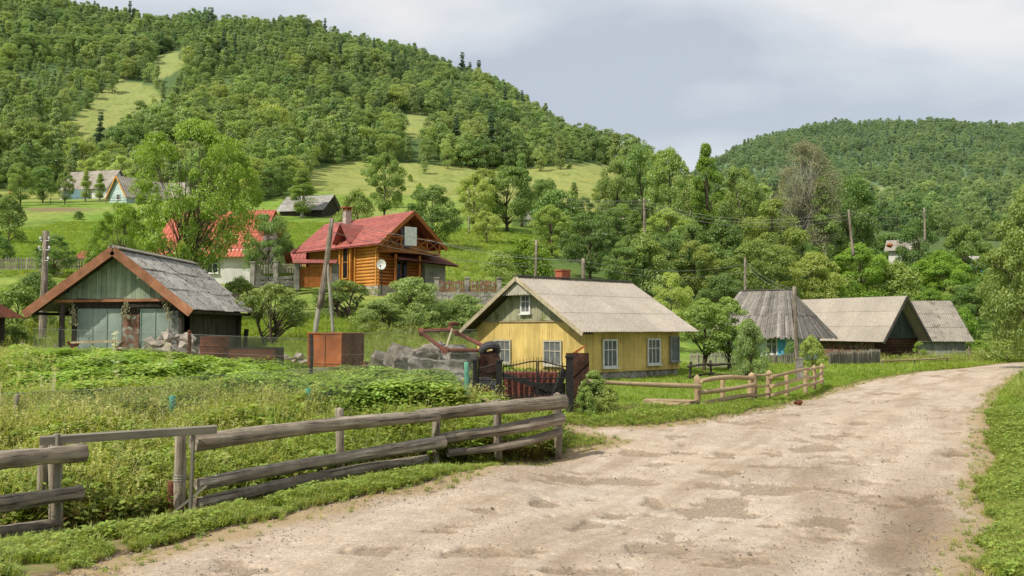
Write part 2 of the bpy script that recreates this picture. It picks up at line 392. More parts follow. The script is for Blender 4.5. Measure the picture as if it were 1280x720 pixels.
M['darklog'] = surf('dark_log_wall', [(.3,'#3b2a20'),(.7,'#5e4534')], 6, (.3,.3,3), .95, .7, .01, .4, 2, .4)
M['greyboard'] = surf('grey_wall_boards', [(.3,'#868882'),(.7,'#aaaca4')], 6, (5,5,.2), .9, .5, .005, .4, 2, .45)
M['orangelog'] = surf('varnished_logs', [(.25,'#b0742e'),(.5,'#cf9044'),(.8,'#dda660')], 4, (.4,.4,4), .55, .4, .006, .2, 1.5, .15)
M['brownlog'] = surf('dark_varnished_wood', [(.3,'#7a451c'),(.7,'#a8662e')], 4, (.4,.4,4), .6, .4, .006, .3, 1.5, .3)
M['redtile'] = surf('red_metal_tile', [(.3,'#97504a'),(.7,'#b36c62')], 3, (1,1,1), .7, .3, .006, .28, .9, .25)
M['redtile2'] = surf('orange_red_tile', [(.3,'#a5503e'),(.7,'#c47660')], 4, (1,1,1), .75, .4, .01, .3, 1.5, .3)
M['brick'] = surf('brick', [(.3,'#8c4a36'),(.7,'#b06a50')], 9, (1,1,1), .9, .6, .01, .3, 2)
M['hay'] = surf('hay', [(.3,'#a88a4a'),(.7,'#cdb274')], 14, (1,1,.3), .95, 1, .05, .3, 1.5)
M['blue'] = surf('blue_paint', [(.3,'#3f86a8'),(.7,'#5aa4c4')], 6, rough=.7)
M['paleblue'] = surf('pale_blue_wall', [(.3,'#b9d4d4'),(.7,'#d4e6e2')], 4, rough=.85)
M['bluewood'] = surf('blue_grey_wood', [(.3,'#5d7c86'),(.7,'#82a0a8')], 4, rough=.85)
M['ochre'] = surf('ochre_wall', [(.3,'#c98a30'),(.7,'#e0a850')], 4, rough=.85)
M['rubber'] = surf('rubber', [(.3,'#3a3a3c'),(.7,'#5c5b5c')], 9, rough=.8)
M['curtain'] = surf('net_curtain', [(.3,'#a8b0b0'),(.7,'#dde2e0')], 5, (8,8,.4), .9, .6, .01, .3, 5)
M['dark'] = surf('dark_interior', [(.3,'#141210'),(.7,'#221e1a')], 5)
M['roofmetal'] = surf('dark_ridge_metal', [(.3,'#4a4642'),(.7,'#6a655f')], 5, rough=.6)
M['porcelain'] = surf('porcelain', [(.3,'#d8d8d4'),(.7,'#eaeae6')], 5, rough=.3)
M['garlic'] = surf('dried_bundle', [(.3,'#8f8868'),(.7,'#c4bd98')], 14, rough=.95)
M['earth'] = surf('dug_earth', [(.3,'#7a6248'),(.7,'#a88c6a')], 6, rough=.95, bump=.9, bdist=.04)
M['twig'] = surf('dry_twig', [(.3,'#6f5a46'),(.7,'#a08a70')], 9, rough=.95)
def glass():
    s = NT('window_glass')
    p = s.n('ShaderNodeBsdfPrincipled'); p.inputs['Base Color'].default_value = (.02,.025,.03,1)
    p.inputs['Roughness'].default_value = .08
    g = s.n('ShaderNodeBsdfTransparent'); m = s.n('ShaderNodeMixShader'); m.inputs[0].default_value = .3
    s.l(g.outputs[0], m.inputs[1]); s.l(p.outputs[0], m.inputs[2])
    return s.out(m.outputs[0])
M['glass'] = glass()

def ground_mat():
    s = NT('ground_surface')
    v = s.coords('Object')
    n1 = s.noise(v, .9, 8, .65); n2 = s.noise(v, .06, 6, .6); n3 = s.noise(v, 7, 6, .7)
    grass = s.ramp(n1, [(.3, srgb('#56752c')), (.52, srgb('#77943c')), (.72, srgb('#96a850'))])
    dry = s.ramp(n1, [(.3, srgb('#7f8a44')), (.7, srgb('#a9a869'))])
    c = s.mix(s.ramp(n2, [(.40, 0.0), (.66, .8)]), grass, dry)
    c = s.mix(s.ramp(s.attr('dry'), [(.1, 0.0), (.9, .8)]), c, dry)
    n5 = s.noise(s.coords('Object', (1, .45, 1)), .22, 8, .72, .5)
    c = s.mix(1.0, c, s.ramp(n5, [(.32, srgb('#c8cfae')), (.5, (1, 1, 1, 1)), (.68, (1.12, 1.02, .85, 1))]), 'MULTIPLY')
    c = s.mix(s.math('MULTIPLY', s.attr('forest'), .9), c, srgb('#4c6233'))
    soil = s.ramp(n3, [(.3, srgb('#6b5a42')), (.7, srgb('#9a8666'))])
    e = s.math('ADD', s.attr('dirt'), s.math('MULTIPLY', s.math('SUBTRACT', n3, .5), .9))
    c = s.mix(s.ramp(e, [(.35, 0.0), (.62, 1.0)]), c, soil)
    c = s.mix(1.0, c, s.ramp(n3, [(.25, .72), (.7, 1.08)]), 'MULTIPLY')
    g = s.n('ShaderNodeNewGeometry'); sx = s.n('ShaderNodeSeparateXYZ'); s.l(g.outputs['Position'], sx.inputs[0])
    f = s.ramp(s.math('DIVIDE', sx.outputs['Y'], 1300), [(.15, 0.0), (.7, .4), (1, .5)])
    c = s.mix(f, c, srgb('#7f9c8c'))  # far ground tinted towards a haze colour, painted in by distance
    return s.out(s.bsdf(c, .95, 0, n3, .8, .05, .1))
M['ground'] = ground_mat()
def road_mat():
    s = NT('gravel_road')
    v = s.coords('Object'); va = s.coords('Object', (1, 1, 1))
    n1 = s.noise(v, .35, 8, .62, .4); n2 = s.noise(v, 2.2, 8, .7, .3); n3 = s.noise(v, 30, 4, .75)
    c = s.ramp(n2, [(.3, srgb('#ab9b89')), (.5, srgb('#beae9c')), (.7, srgb('#cfc1b0'))])
    c = s.mix(s.ramp(n1, [(.42, 0.0), (.62, .35)]), c, srgb('#c4ab8c'))
    cx = s.n('ShaderNodeCombineXYZ'); s.l(s.attr('across'), cx.inputs[0]); s.l(s.math('MULTIPLY', s.attr('along'), .16), cx.inputs[1])
    n4 = s.noise(cx.outputs[0], 1.5, 9, .62, .3)
    c = s.mix(s.ramp(n4, [(.44, 0.0), (.58, .55), (.8, .65)]), c, srgb('#98836d'))
    c = s.mix(s.math('MULTIPLY', s.attr('track'), .5), c, srgb('#cdbcaa'))
    # loose stones: voronoi cells of two sizes, light and dark
    for sc, am in ((24, .75), (50, .7), (10, .3)):
        vo = s.n('ShaderNodeTexVoronoi'); vo.inputs['Scale'].default_value = sc; s.l(v, vo.inputs['Vector'])
        sep = s.n('ShaderNodeSeparateColor'); s.l(vo.outputs['Color'], sep.inputs[0])
        st = s.ramp(sep.outputs[0], [(.0, .55), (.3, .9), (.7, 1.06), (1, 1.45)])
        dm = s.ramp(vo.outputs['Distance'], [(.25, am), (.5, 0.0)])
        c = s.mix(dm, c, s.mix(1.0, c, st, 'MULTIPLY'))
    # exposed old tarmac and potholes
    hole = s.attr('hole')
    hm = s.ramp(s.math('ADD', hole, s.math('MULTIPLY', s.math('SUBTRACT', n2, .5), .7)), [(.36, 0.0), (.72, 1.0)])
    c = s.mix(s.math('MULTIPLY', hm, .62), c, s.ramp(n3, [(.3, srgb('#6e5c4a')), (.7, srgb('#a38f78'))]))
    wet = s.attr('wet')
    wm = s.ramp(s.math('ADD', wet, s.math('MULTIPLY', s.math('SUBTRACT', n2, .5), .6)), [(.2, 0.0), (.9, .68)])
    c = s.mix(wm, c, s.ramp(n3, [(.3, srgb('#5c4936')), (.7, srgb('#846c52'))]))
    e = s.attr('edge')   # 1 at the rim
    em = s.ramp(s.math('ADD', e, s.math('MULTIPLY', s.math('SUBTRACT', n2, .5), .8)), [(.4, 0.0), (.75, .9)])
    c = s.mix(em, c, s.ramp(n3, [(.3, srgb('#8f7a58')), (.7, srgb('#b59e78'))]))
    c = s.mix(1.0, c, s.ramp(n3, [(.25, .78), (.75, 1.12)]), 'MULTIPLY')
    hgt = s.math('ADD', s.math('MULTIPLY', n3, .6), n2)
    return s.out(s.bsdf(c, .93, 0, hgt, .9, .03, .12))
M['road'] = road_mat()
M['pebble'] = surf('pebble', [(.3,'#8a7e70'),(.7,'#c2b6a4')], 9, rough=.9, varamt=.6)

# ------------------------------------------------------------ ground sheet + road
LE = [(40,726),(150,692),(300,657),(420,628),(540,600),(640,579),(700,569),(752,552),(706,541),(655,537),(700,529),(770,533),(830,529),(900,519),(960,507),(1010,497),(1040,486),(1075,476),(1130,468),(1190,461),(1250,454.5),(1320,450),(1420,449)]
RE = [(1440,455.5),(1340,459),(1296,464),(1275,474),(1257,492),(1246,520),(1246,560),(1252,620),(1256,680),(1260,726)]
def gp(px, py):
    p = G(px, py); return (p.x, p.y)
poly = [gp(*p) for p in LE]+[gp(*p) for p in RE]
poly = [( -8, 4.5), (-14, -12)][::-1] + [gp(-60, 758)] + poly + [(4.2, 4.5), (4.5, -12)]
PL = np.array(poly)
def sdist(x, y):
    """signed distance to the road outline: positive inside"""
    x = np.asarray(x, float); y = np.asarray(y, float)
    d = np.full(x.shape, 1e9); ins = np.zeros(x.shape, bool)
    n = len(PL)
    for i in range(n):
        ax, ay = PL[i]; bx, by = PL[(i+1) % n]
        ex, ey = bx-ax, by-ay
        t = np.clip(((x-ax)*ex+(y-ay)*ey)/(ex*ex+ey*ey), 0, 1)
        d = np.minimum(d, np.hypot(x-ax-t*ex, y-ay-t*ey))
        if ey != 0:
            c = ((ay > y) != (by > y)) & (x < (bx-ax)*(y-ay)/(by-ay)+ax)
            ins ^= c
    return np.where(ins, d, -d)
def sd_noisy(x, y):
    return sdist(x, y)+(fbm(x*1.3, y*1.3, 21)-.47)*.55+(fbm(x*5, y*5, 22)-.47)*.2

def inpoly(px, py, P):
    ins = np.zeros(np.shape(px), bool); n = len(P)
    for i in range(n):
        ax, ay = P[i]; bx, by = P[(i+1) % n]
        if ay != by: ins ^= ((ay > py) != (by > py)) & (px < (bx-ax)*(py-ay)/(by-ay)+ax)
    return ins
CLEAR = [   # meadows and clearings on the hillside (outline as seen, lying on the terrain)
 [(62,182),(100,140),(118,118),(150,98),(190,108),(208,122),(186,136),(160,150),(120,166),(90,186)],
 [(180,95),(188,74),(215,62),(240,66),(228,86),(205,98)],
 [(-200,262),(-200,236),(60,240),(150,252),(330,252),(400,232),(440,204),(520,204),(560,222),(640,236),(650,246),(690,206),(720,203),(775,208),(790,240),(800,262),(700,268),(600,280),(690,288),(700,320),(560,360),(300,350),(-200,345)],
 [(380,216),(440,200),(500,206),(560,206),(640,212),(700,206),(770,206),(772,250),(640,250),(430,262),(395,250)],
 [(498,148),(520,140),(545,150),(560,165),(520,172),(500,166)],
 [(845,262),(850,238),(925,240),(930,270)],
 [(1060,236),(1100,232),(1140,250),(1100,262)],
]
def in_clear(px, py):
    r = np.zeros(np.shape(px), bool)
    for P in CLEAR: r |= inpoly(px, py, P)
    return r

def build_ground():
    S = np.concatenate([np.linspace(-2.6, -.75, 40)[:-1], np.linspace(-.75, .75, 460), np.linspace(.75, 2.6, 40)[1:]])
    LY = np.exp(np.concatenate([np.linspace(math.log(6.6), math.log(60), 520)[:-1], np.linspace(math.log(60), math.log(2500), 330)]))
    ss, yy = np.meshgrid(S, LY); X = (ss*yy); Y = yy
    Z = H(X, Y)
    sd = sdist(X, Y)
    Z = Z-.09*np.clip(sd/.12+.6, 0, 1)
    px = 640+F*X/(Y*cp+(Z-CAMZ)*sp); py = 360-F*(-Y*sp+(Z-CAMZ)*cp)/(Y*cp+(Z-CAMZ)*sp)
    forest = ((Y > 150) & ~in_clear(px, py)).astype(float)
    forest = np.maximum(forest, ((Y > 62) & (px > 640) & ~in_clear(px, py)) * .8)
    dirt = np.clip(1+sdist(X, Y)/.55, 0, 1)*.85
    dirt = np.maximum(dirt, ((Y < 30) & (sdist(X, Y) > -3.2))*.52)
    dirt = np.maximum(dirt, ((Y < 25) & (X < 1))*.5)
    def blob(cx, cy, rx, ry): return np.exp(-(((px-cx)/rx)**2+((py-cy)/ry)**2))
    near = Y < 60
    dirt = np.maximum(dirt, near*blob(765, 512, 38, 7)*1.1)
    dirt = np.maximum(dirt, near*blob(150, 600, 60, 30)*.6)
    dirt = np.maximum(dirt, near*(blob(500, 455, 120, 9)*.9))
    dirt = np.maximum(dirt, near*(blob(640, 520, 50, 16)*.6))
    dirt = np.maximum(dirt, (~near)*blob(70, 262, 70, 4)*.7)
    dryv = np.where(Y > 175, 1.0, 0.0)*.9
    dryv = np.maximum(dryv, (~near)*blob(560, 345, 60, 22)*.5)
    nr, nc = X.shape
    V = np.stack([X.ravel(), Y.ravel(), Z.ravel()], 1)
    i = np.arange(nr-1)[:, None]*nc+np.arange(nc-1)[None]
    Q = np.stack([i, i+1, i+nc+1, i+nc], -1).reshape(-1, 4)
    # behind the camera: a plain apron joined along the first row
    b = len(V); y0 = 6.6
    ext = [(-400, y0, 0), (S[0]*y0, y0, 0), (S[-1]*y0, y0, 0), (400, y0, 0), (-400, -400, 0), (400, -400, 0)]
    ext = np.array([(a, c, -.09) for a, c, d in ext])
    # apron as one wide quad just beneath
    V = np.vstack([V, [(-400, y0+.02, -.1), (400, y0+.02, -.1), (400, -400, -.1), (-400, -400, -.1)]])
    Q = np.vstack([Q, [[b+3, b+2, b+1, b]]])
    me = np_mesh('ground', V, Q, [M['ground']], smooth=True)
    for nm, arr in (('forest', forest), ('dirt', dirt), ('dry', dryv)):
        a = me.attributes.new(nm, 'FLOAT', 'POINT')
        a.data.foreach_set('value', np.concatenate([arr.ravel(), [0]*4]).astype(np.float32))
    o = link('ground', me); tag(o, 'grassy valley floor rising into meadows and wooded hills', 'ground', kind='structure')
build_ground()

HOLES = [(700,600,60,5),(880,640,70,6),(960,612,60,5),(1060,575,50,4),(780,600,60,4),(600,690,60,6),(930,700,70,5),(1010,655,40,6),(795,566,55,2.6),(850,567,40,2.2),(925,568,50,2.4),(905,527,40,2),(870,529,30,2),(960,516,22,1.5),(1000,505,22,1.2),(735,625,22,3),(690,630,26,3),(811,627,11,4),(765,645,15,3.2),(735,659,20,4),(900,590,35,3.5),(905,626,30,4.5),(1190,567,26,4),(1190,513,22,1.8),(830,684,60,4),(655,697,22,4),(720,713,60,3),(1060,530,28,2),(1040,545,30,2.5),(880,606,24,3),(960,583,26,3),(1110,492,25,1.5),(1080,502,30,1.4),(820,580,20,2),(1000,560,40,2.5),(1150,620,26,4),(1090,600,25,3),(560,660,24,3),(470,690,30,4),(610,640,20,3),(1210,463,26,1),(1170,470,22,1)]
def build_road():
    S = np.linspace(-1.05, .78, 640)
    LY = np.exp(np.concatenate([np.linspace(math.log(4.6), math.log(66), 620)]))
    ss, yy = np.meshgrid(S, LY); X = ss*yy; Y = yy
    Z = H(X, Y); px = 640+F*X/(Y*cp+(Z-CAMZ)*sp); py = 360-F*(-Y*sp+(Z-CAMZ)*cp)/(Y*cp+(Z-CAMZ)*sp)
    sd = sd_noisy(X, Y)
    hole = np.zeros(X.shape)
    for cx, cy, rx, ry in HOLES:
        wob = 1+.5*(fbm(X*1.5, Y*1.5, 31)-.47)*2
        hole = np.maximum(hole, np.exp(-(((px-cx)/(rx*1.2))**2+((py-cy)/(ry*1.7))**2)*wob))
    hole = np.clip((hole*.9+(fbm(X*3.2, Y*3.2, 42, 5)-.47)*2.2-.42)*3.5, 0, 1)*np.clip(hole*3, 0, 1)
    hole = np.maximum(hole, np.clip((fbm(X*.9, Y*1.3, 41, 6)-.585)*9, 0, .8)*np.clip((fbm(X*5, Y*5, 43)-.36)*5, 0, 1))
    wet = np.exp(-(((px-1120-(690-py)*.28)/62)**2+((py-672)/85)**2))*.95*np.clip(.45+1.1*fbm(X*1.4, Y*.5, 63), 0, 1)
    wet = np.maximum(wet, np.exp(-(((px-1040-(650-py)*.4)/40)**2+((py-640)/70)**2))*.5)
    wet = np.maximum(wet, np.exp(-(((px-990)/110)**2+((py-590)/20)**2))*.45)
    wet = np.maximum(wet, np.exp(-(((px-840)/120)**2+((py-690)/12)**2))*.45)
    wet = np.maximum(wet, np.exp(-(((px-1190)/30)**2+((py-566)/5)**2))*.8)
    Z2 = Z+.012-.045*np.clip(hole, 0, 1)**1.2+(fbm(X*2.2, Y*2.2, 51)-.47)*.025+(fbm(X*9, Y*9, 52)-.47)*.012-.03*wet
    Z2 = np.where(sd < .25, Z2-(.25-sd)*.12, Z2)
    edge = np.clip(1-sd/1.1, 0, 1)
    RP = np.array([gp(*p) for p in RE]+[(4.2, 4.5), (4.5, -12)]); dR = np.full(X.shape, 1e9); al = np.zeros(X.shape); acc = 0
    for i in range(len(RP)-1):
        ex, ey = RP[i+1]-RP[i]; t = np.clip(((X-RP[i][0])*ex+(Y-RP[i][1])*ey)/(ex*ex+ey*ey), 0, 1)
        d = np.hypot(X-RP[i][0]-t*ex, Y-RP[i][1]-t*ey); mm = d < dR; al = np.where(mm, acc+t*math.hypot(ex, ey), al); dR = np.minimum(dR, d); acc += math.hypot(ex, ey)
    wv = (fbm(al*.12, al*0+3, 61)-.47)*1.2
    track = sum(np.exp(-((dR+wv-c_)/.42)**2) for c_ in (1.5, 3.1, 4.9, 6.5))*np.clip(fbm(X*.6, Y*.6, 62)*2.4-.4, 0, 1)
    Z2 = Z2-.018*track
    nr, nc = X.shape
    V = np.stack([X.ravel(), Y.ravel(), Z2.ravel()], 1)
    i = (np.arange(nr-1)[:, None]*nc+np.arange(nc-1)[None])
    ok = (sd > -.12)
    keep = ok[:-1, :-1] & ok[1:, :-1] & ok[:-1, 1:] & ok[1:, 1:]
    Q = np.stack([i, i+1, i+nc+1, i+nc], -1)[keep]
    used = np.unique(Q); mp = np.full(len(V), -1); mp[used] = np.arange(len(used))
    me = np_mesh('road', V[used], mp[Q], [M['road']], smooth=True)
    for nm, arr in (('hole', hole), ('wet', wet), ('edge', edge), ('track', track), ('across', dR), ('along', al)):
        a = me.attributes.new(nm, 'FLOAT', 'POINT'); a.data.foreach_set('value', arr.ravel()[used].astype(np.float32))
    o = link('road', me); tag(o, 'worn pale gravel road with potholes and a damp patch', 'road', kind='structure')
build_road()

# ------------------------------------------------------------ scatter by geometry nodes
def gn_scatter(name, proto, P, rot, scl, label, cat='vegetation', pid=None):
    """one object: points carrying rot/scl, instances of the mesh of the object(s) proto"""
    me = bpy.data.meshes.new(name); P = np.asarray(P, np.float32)
    me.vertices.add(len(P)); me.vertices.foreach_set('co', P.ravel())
    a = me.attributes.new('rot', 'FLOAT_VECTOR', 'POINT'); a.data.foreach_set('vector', np.asarray(rot, np.float32).ravel())
    a = me.attributes.new('scl', 'FLOAT', 'POINT'); a.data.foreach_set('value', np.asarray(scl, np.float32))
    pid = rng.integers(0, len(proto), len(P)).astype(np.int32) if pid is None else np.asarray(pid, np.int32)
    a = me.attributes.new('pid', 'INT', 'POINT'); a.data.foreach_set('value', pid)
    me.update()
    o = link(name, me); tag(o, label, cat, kind='stuff')
    g = bpy.data.node_groups.new(name+'_nodes', 'GeometryNodeTree')
    g.interface.new_socket('Geometry', in_out='INPUT', socket_type='NodeSocketGeometry')
    g.interface.new_socket('Geometry', in_out='OUTPUT', socket_type='NodeSocketGeometry')
    gi = g.nodes.new('NodeGroupInput'); go = g.nodes.new('NodeGroupOutput')
    jn = g.nodes.new('GeometryNodeJoinGeometry')
    def named(nm, t):
        n = g.nodes.new('GeometryNodeInputNamedAttribute'); n.data_type = t; n.inputs['Name'].default_value = nm
        return n.outputs['Attribute']
    r = named('rot', 'FLOAT_VECTOR'); sc = named('scl', 'FLOAT'); pi = named('pid', 'INT')
    for k, pr in enumerate(proto):
        oi = g.nodes.new('GeometryNodeObjectInfo'); oi.inputs['Object'].default_value = pr; oi.transform_space = 'ORIGINAL'
        cmpn = g.nodes.new('FunctionNodeCompare'); cmpn.data_type = 'INT'; cmpn.operation = 'EQUAL'
        g.links.new(pi, cmpn.inputs[2]); cmpn.inputs[3].default_value = k
        ip = g.nodes.new('GeometryNodeInstanceOnPoints')
        g.links.new(gi.outputs[0], ip.inputs['Points']); g.links.new(cmpn.outputs[0], ip.inputs['Selection'])
        g.links.new(oi.outputs['Geometry'], ip.inputs['Instance'])
        g.links.new(r, ip.inputs['Rotation']); g.links.new(sc, ip.inputs['Scale'])
        g.links.new(ip.outputs[0], jn.inputs[0])
    g.links.new(jn.outputs[0], go.inputs[0])
    md = o.modifiers.new('scatter', 'NODES'); md.node_group = g
    return o

def blades(n, h, spread, w, lean, curve, mat, name, varlo=0, varhi=1, heads=0, leaves=0):
    """a tuft of grass blades (each two quads), base at the origin"""
    V = []; Q = []; var = []
    for i in range(n):
        a = random.uniform(0, 2*math.pi); r = spread*math.sqrt(random.random())
        bx, by = r*math.cos(a), r*math.sin(a)
        hh = h*random.uniform(.5, 1.1); la = random.uniform(0, 2*math.pi); l1 = lean*random.random()*hh; 
        wx, wy = -math.sin(la)*w/2, math.cos(la)*w/2
        vv = random.uniform(varlo, varhi)
        b = len(V)
        for t, ww in ((0, 1), (.45, .9), (.8, .6), (1, .12)):
            o = l1*t+curve*hh*t*t; z = hh*t*(1-.25*curve*t)
            cx, cy = bx+math.cos(la)*o, by+math.sin(la)*o
            V += [(cx-wx*ww, cy-wy*ww, z), (cx+wx*ww, cy+wy*ww, z)]; var += [vv*(.55+.45*t)]*2
        for k in range(3): Q.append((b+2*k, b+2*k+1, b+2*k+3, b+2*k+2))
        tip = Vector((cx, cy, z))
        if random.random() < heads:
            for k in range(7):
                p = tip+Vector((random.gauss(0, .012), random.gauss(0, .012), -random.random()*.12*hh)); s_ = .007+.010*hh
                b = len(V); d = Vector((random.uniform(-1,1), random.uniform(-1,1), random.uniform(0,1))).normalized()*s_
                e = d.orthogonal().normalized()*s_*.5
                V += [tuple(p-d), tuple(p+e), tuple(p+d), tuple(p-e)]; Q.append((b, b+1, b+2, b+3)); var += [1]*4
        for k in range(leaves):
            t = random.uniform(.2, 1); p = Vector((bx+math.cos(la)*(l1*t+curve*hh*t*t), by+math.sin(la)*(l1*t+curve*hh*t*t), hh*t*(1-.25*curve*t)))
            aa = random.uniform(0, 6.28); L = random.uniform(.6, 1)*(.05+.07*h)*(1.2-t*.5)
            d = Vector((math.cos(aa), math.sin(aa), random.uniform(-.3, .5)))*L; e = d.cross(Vector((0,0,1))).normalized()*L*.3
            b = len(V); V += [tuple(p), tuple(p+d*.5+e), tuple(p+d), tuple(p+d*.5-e)]
            Q.append((b, b+1, b+2, b+3)); var += [vv*.5+random.random()*.5]*4
    return np_mesh(name, V, Q, [mat], var)
def leafy_plant(name, h, r, n, L, mat, up=.35):
    V = []; Q = []; var = []
    for i in range(n):
        a = random.uniform(0, 6.283); el = random.uniform(.05, 1)**.7; rr = r*random.uniform(.2, 1)*math.sqrt(1-el*el*.7)
        p = Vector((rr*math.cos(a), rr*math.sin(a), h*el)); l = L*random.uniform(.6, 1.15); aa = a+random.gauss(0, .8)
        d = Vector((math.cos(aa), math.sin(aa), random.uniform(-.45, up)))*l; e = d.cross(Vector((0,0,1))).normalized()*l*.38
        e.z += random.uniform(-.3, .3)*l*.4
        b = len(V); V += [tuple(p), tuple(p+d*.45+e), tuple(p+d), tuple(p+d*.45-e)]
        Q.append((b, b+1, b+2, b+3)); var += [min(1, .15+.55*el+.3*random.random())]*4
    return np_mesh(name, V, Q, [mat], var)

def put(name, me, x, y, label, cat='vegetation'):
    """a first clump of its kind standing in the scene; the scatter repeats its mesh"""
    o = link(name, me, None, (x, y, Hs(x, y))); tag(o, label, cat, kind='stuff'); return o
def scat(n, xr, yr, test, tries=60):
    """n random ground positions in a world rectangle passing test(x, y, px, py)"""
    out = np.zeros((0, 3)); k = 0
    while len(out) < n and k < tries:
        m = max(2000, n)
        x = rng.uniform(xr[0], xr[1], m); y = rng.uniform(yr[0], yr[1], m)
        z = H(x, y); d = y*cp+(z-CAMZ)*sp; px = 640+F*x/d; py = 360-F*(-y*sp+(z-CAMZ)*cp)/d
        t = test(x, y, px, py)
        out = np.vstack([out, np.stack([x, y, z], 1)[t]]); k += 1
    return out[:n]
def rots(n, tilt=.15):
    return np.stack([rng.normal(0, tilt, n), rng.normal(0, tilt, n), rng.uniform(0, 6.283, n)], 1)

# ------------------------------------------------------------ trees
def prof(shape, t):
    if shape == 'round': return math.sqrt(max(0, 1-(2*t-1)**2))*(1-.12*t)+.05
    if shape == 'tall': return (math.sin(math.pi*min(1, t*1.02+.02))**.6)*(1-.45*t)
    if shape == 'cone': return max(.04, 1-t)**.9
    if shape == 'wide': return (max(0, 1-(1.6*t-.6)**2))**.5 if t > .0 else .2
    if shape == 'bush': return math.sqrt(max(0, 1-t*t))*.95+.05
    return 1
def tree_meshes(name, H0, R, base, nclump, rc, nleaf, leaf, shape, leafm, barkm, seed, trunk_r=None, ntrunk=1, lean=0, aspect=.8, openn=0, limbs=True, limbr=.35):
    st = random.getstate(); random.seed(seed); g = np.random.default_rng(seed)
    C = []; sz = []
    hc = H0-base
    lob = [(random.uniform(0, 6.28), random.uniform(.0, 1), random.uniform(.7, 1.15)) for _ in range(7)]
    for k in range(nclump):
        t = random.random()**(.85 if shape != 'cone' else 1.4)
        a = random.uniform(0, 6.283)
        pr = prof(shape, t)*R
        for la, lt, lm in lob:
            w = math.exp(-((math.atan2(math.sin(a-la), math.cos(a-la))/.6)**2+((t-lt)/.25)**2)); pr *= 1+(lm-1)*w
        r = pr*random.uniform(.35, 1)**.5
        r = max(0, r-rc*.5)
        C.append((r*math.cos(a)+lean*t*R, r*math.sin(a), base+rc*.5+t*(hc-rc))); sz.append(rc*random.uniform(.6, 1.3)*(1.1-.35*t))
    C = np.array(C); sz = np.array(sz)
    per = nleaf//nclump; n = per*nclump
    ci = np.repeat(np.arange(nclump), per)
    d = g.normal(size=(n, 3)); d /= np.linalg.norm(d, axis=1)[:, None]; d[:, 2] = np.abs(d[:, 2])*g.choice([1, 1, 1, -.6], n)
    rad = g.uniform(.25, 1, n)**.5
    P = C[ci]+d*(sz[ci]*rad)[:, None]*np.array([1, 1, aspect])
    # leaf frames: roughly facing outwards and up
    nrm = d*.7+g.normal(size=(n, 3))*.55+np.array([0, 0, .45]); nrm /= np.linalg.norm(nrm, axis=1)[:, None]
    tx = np.cross(nrm, g.normal(size=(n, 3))); tx /= np.linalg.norm(tx, axis=1)[:, None]
    ty = np.cross(nrm, tx)
    L = leaf*g.uniform(.6, 1.25, n)[:, None]
    V = np.stack([P-tx*L*.5, P+ty*L*.34+nrm*L*.07, P+tx*L*.5, P-ty*L*.34+nrm*L*.07], 1).reshape(-1, 3)
    Q = np.arange(n*4).reshape(-1, 4)
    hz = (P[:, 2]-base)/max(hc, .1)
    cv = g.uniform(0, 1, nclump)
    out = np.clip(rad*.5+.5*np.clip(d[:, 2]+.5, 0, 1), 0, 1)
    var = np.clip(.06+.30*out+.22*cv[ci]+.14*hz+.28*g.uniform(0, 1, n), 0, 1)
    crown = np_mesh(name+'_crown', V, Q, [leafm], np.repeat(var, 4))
    # trunk and limbs
    mb = MB(); tr = trunk_r or H0*.018
    for q in range(ntrunk):
        a0 = random.uniform(0, 6.28); off = 0 if ntrunk == 1 else .18+.1*q
        bx, by = math.cos(a0)*off, math.sin(a0)*off
        top = Vector((bx*4+lean*R*.7, by*4, base+hc*(.82 if shape != 'cone' else .97)))
        pts = []; rr = []
        for i in range(9):
            t = i/8
            pts.append(Vector((bx, by, -.15)).lerp(top, t)+Vector((math.sin(t*5+a0)*.02*H0*t*(1-t)*3, math.cos(t*4+a0)*.02*H0*t*(1-t)*3, 0)))
            rr.append(tr*(1.25-1.12*t) if i else tr*1.5)
        mb.tube(pts, rr, 7)
        if limbs:
            order = list(range(nclump)); random.shuffle(order)
            for c in order[:max(5, int(nclump*limbr/ntrunk))]:
                cc = Vector(C[c]); tt = max(.12, min(.85, (cc.z-base*.4)/(H0)*.75-.05)); i = int(tt*8); p0 = pts[i].lerp(pts[i+1], tt*8-i)
                L_ = (cc-p0).length; mid = p0.lerp(cc, .5)+Vector((random.gauss(0, .06)*L_, random.gauss(0, .06)*L_, .10*L_))
                r0 = rr[i]*.45
                mb.tube([p0, mid, cc], [r0, r0*.55, r0*.15], 5)
                for s2 in range(2):
                    e = cc+Vector((random.gauss(0, 1), random.gauss(0, 1), random.gauss(.2, .8)))*rc*.6
                    mb.tube([mid.lerp(cc, .4), e], [r0*.35, r0*.08], 4)
    me = bpy.data.meshes.new(name+'_trunk'); me.from_pydata(mb.v, [], mb.f); me.materials.append(barkm)
    a = me.attributes.new('var', 'FLOAT', 'POINT'); a.data.foreach_set('value', mb.var)
    me.polygons.foreach_set('use_smooth', [True]*len(mb.f)); me.update()
    random.setstate(st)
    return dict(crown=crown, trunk=me, H=H0, R=R)

PT = {}
def T(k, *a, **kw): PT[k] = tree_meshes(k, *a, **kw)
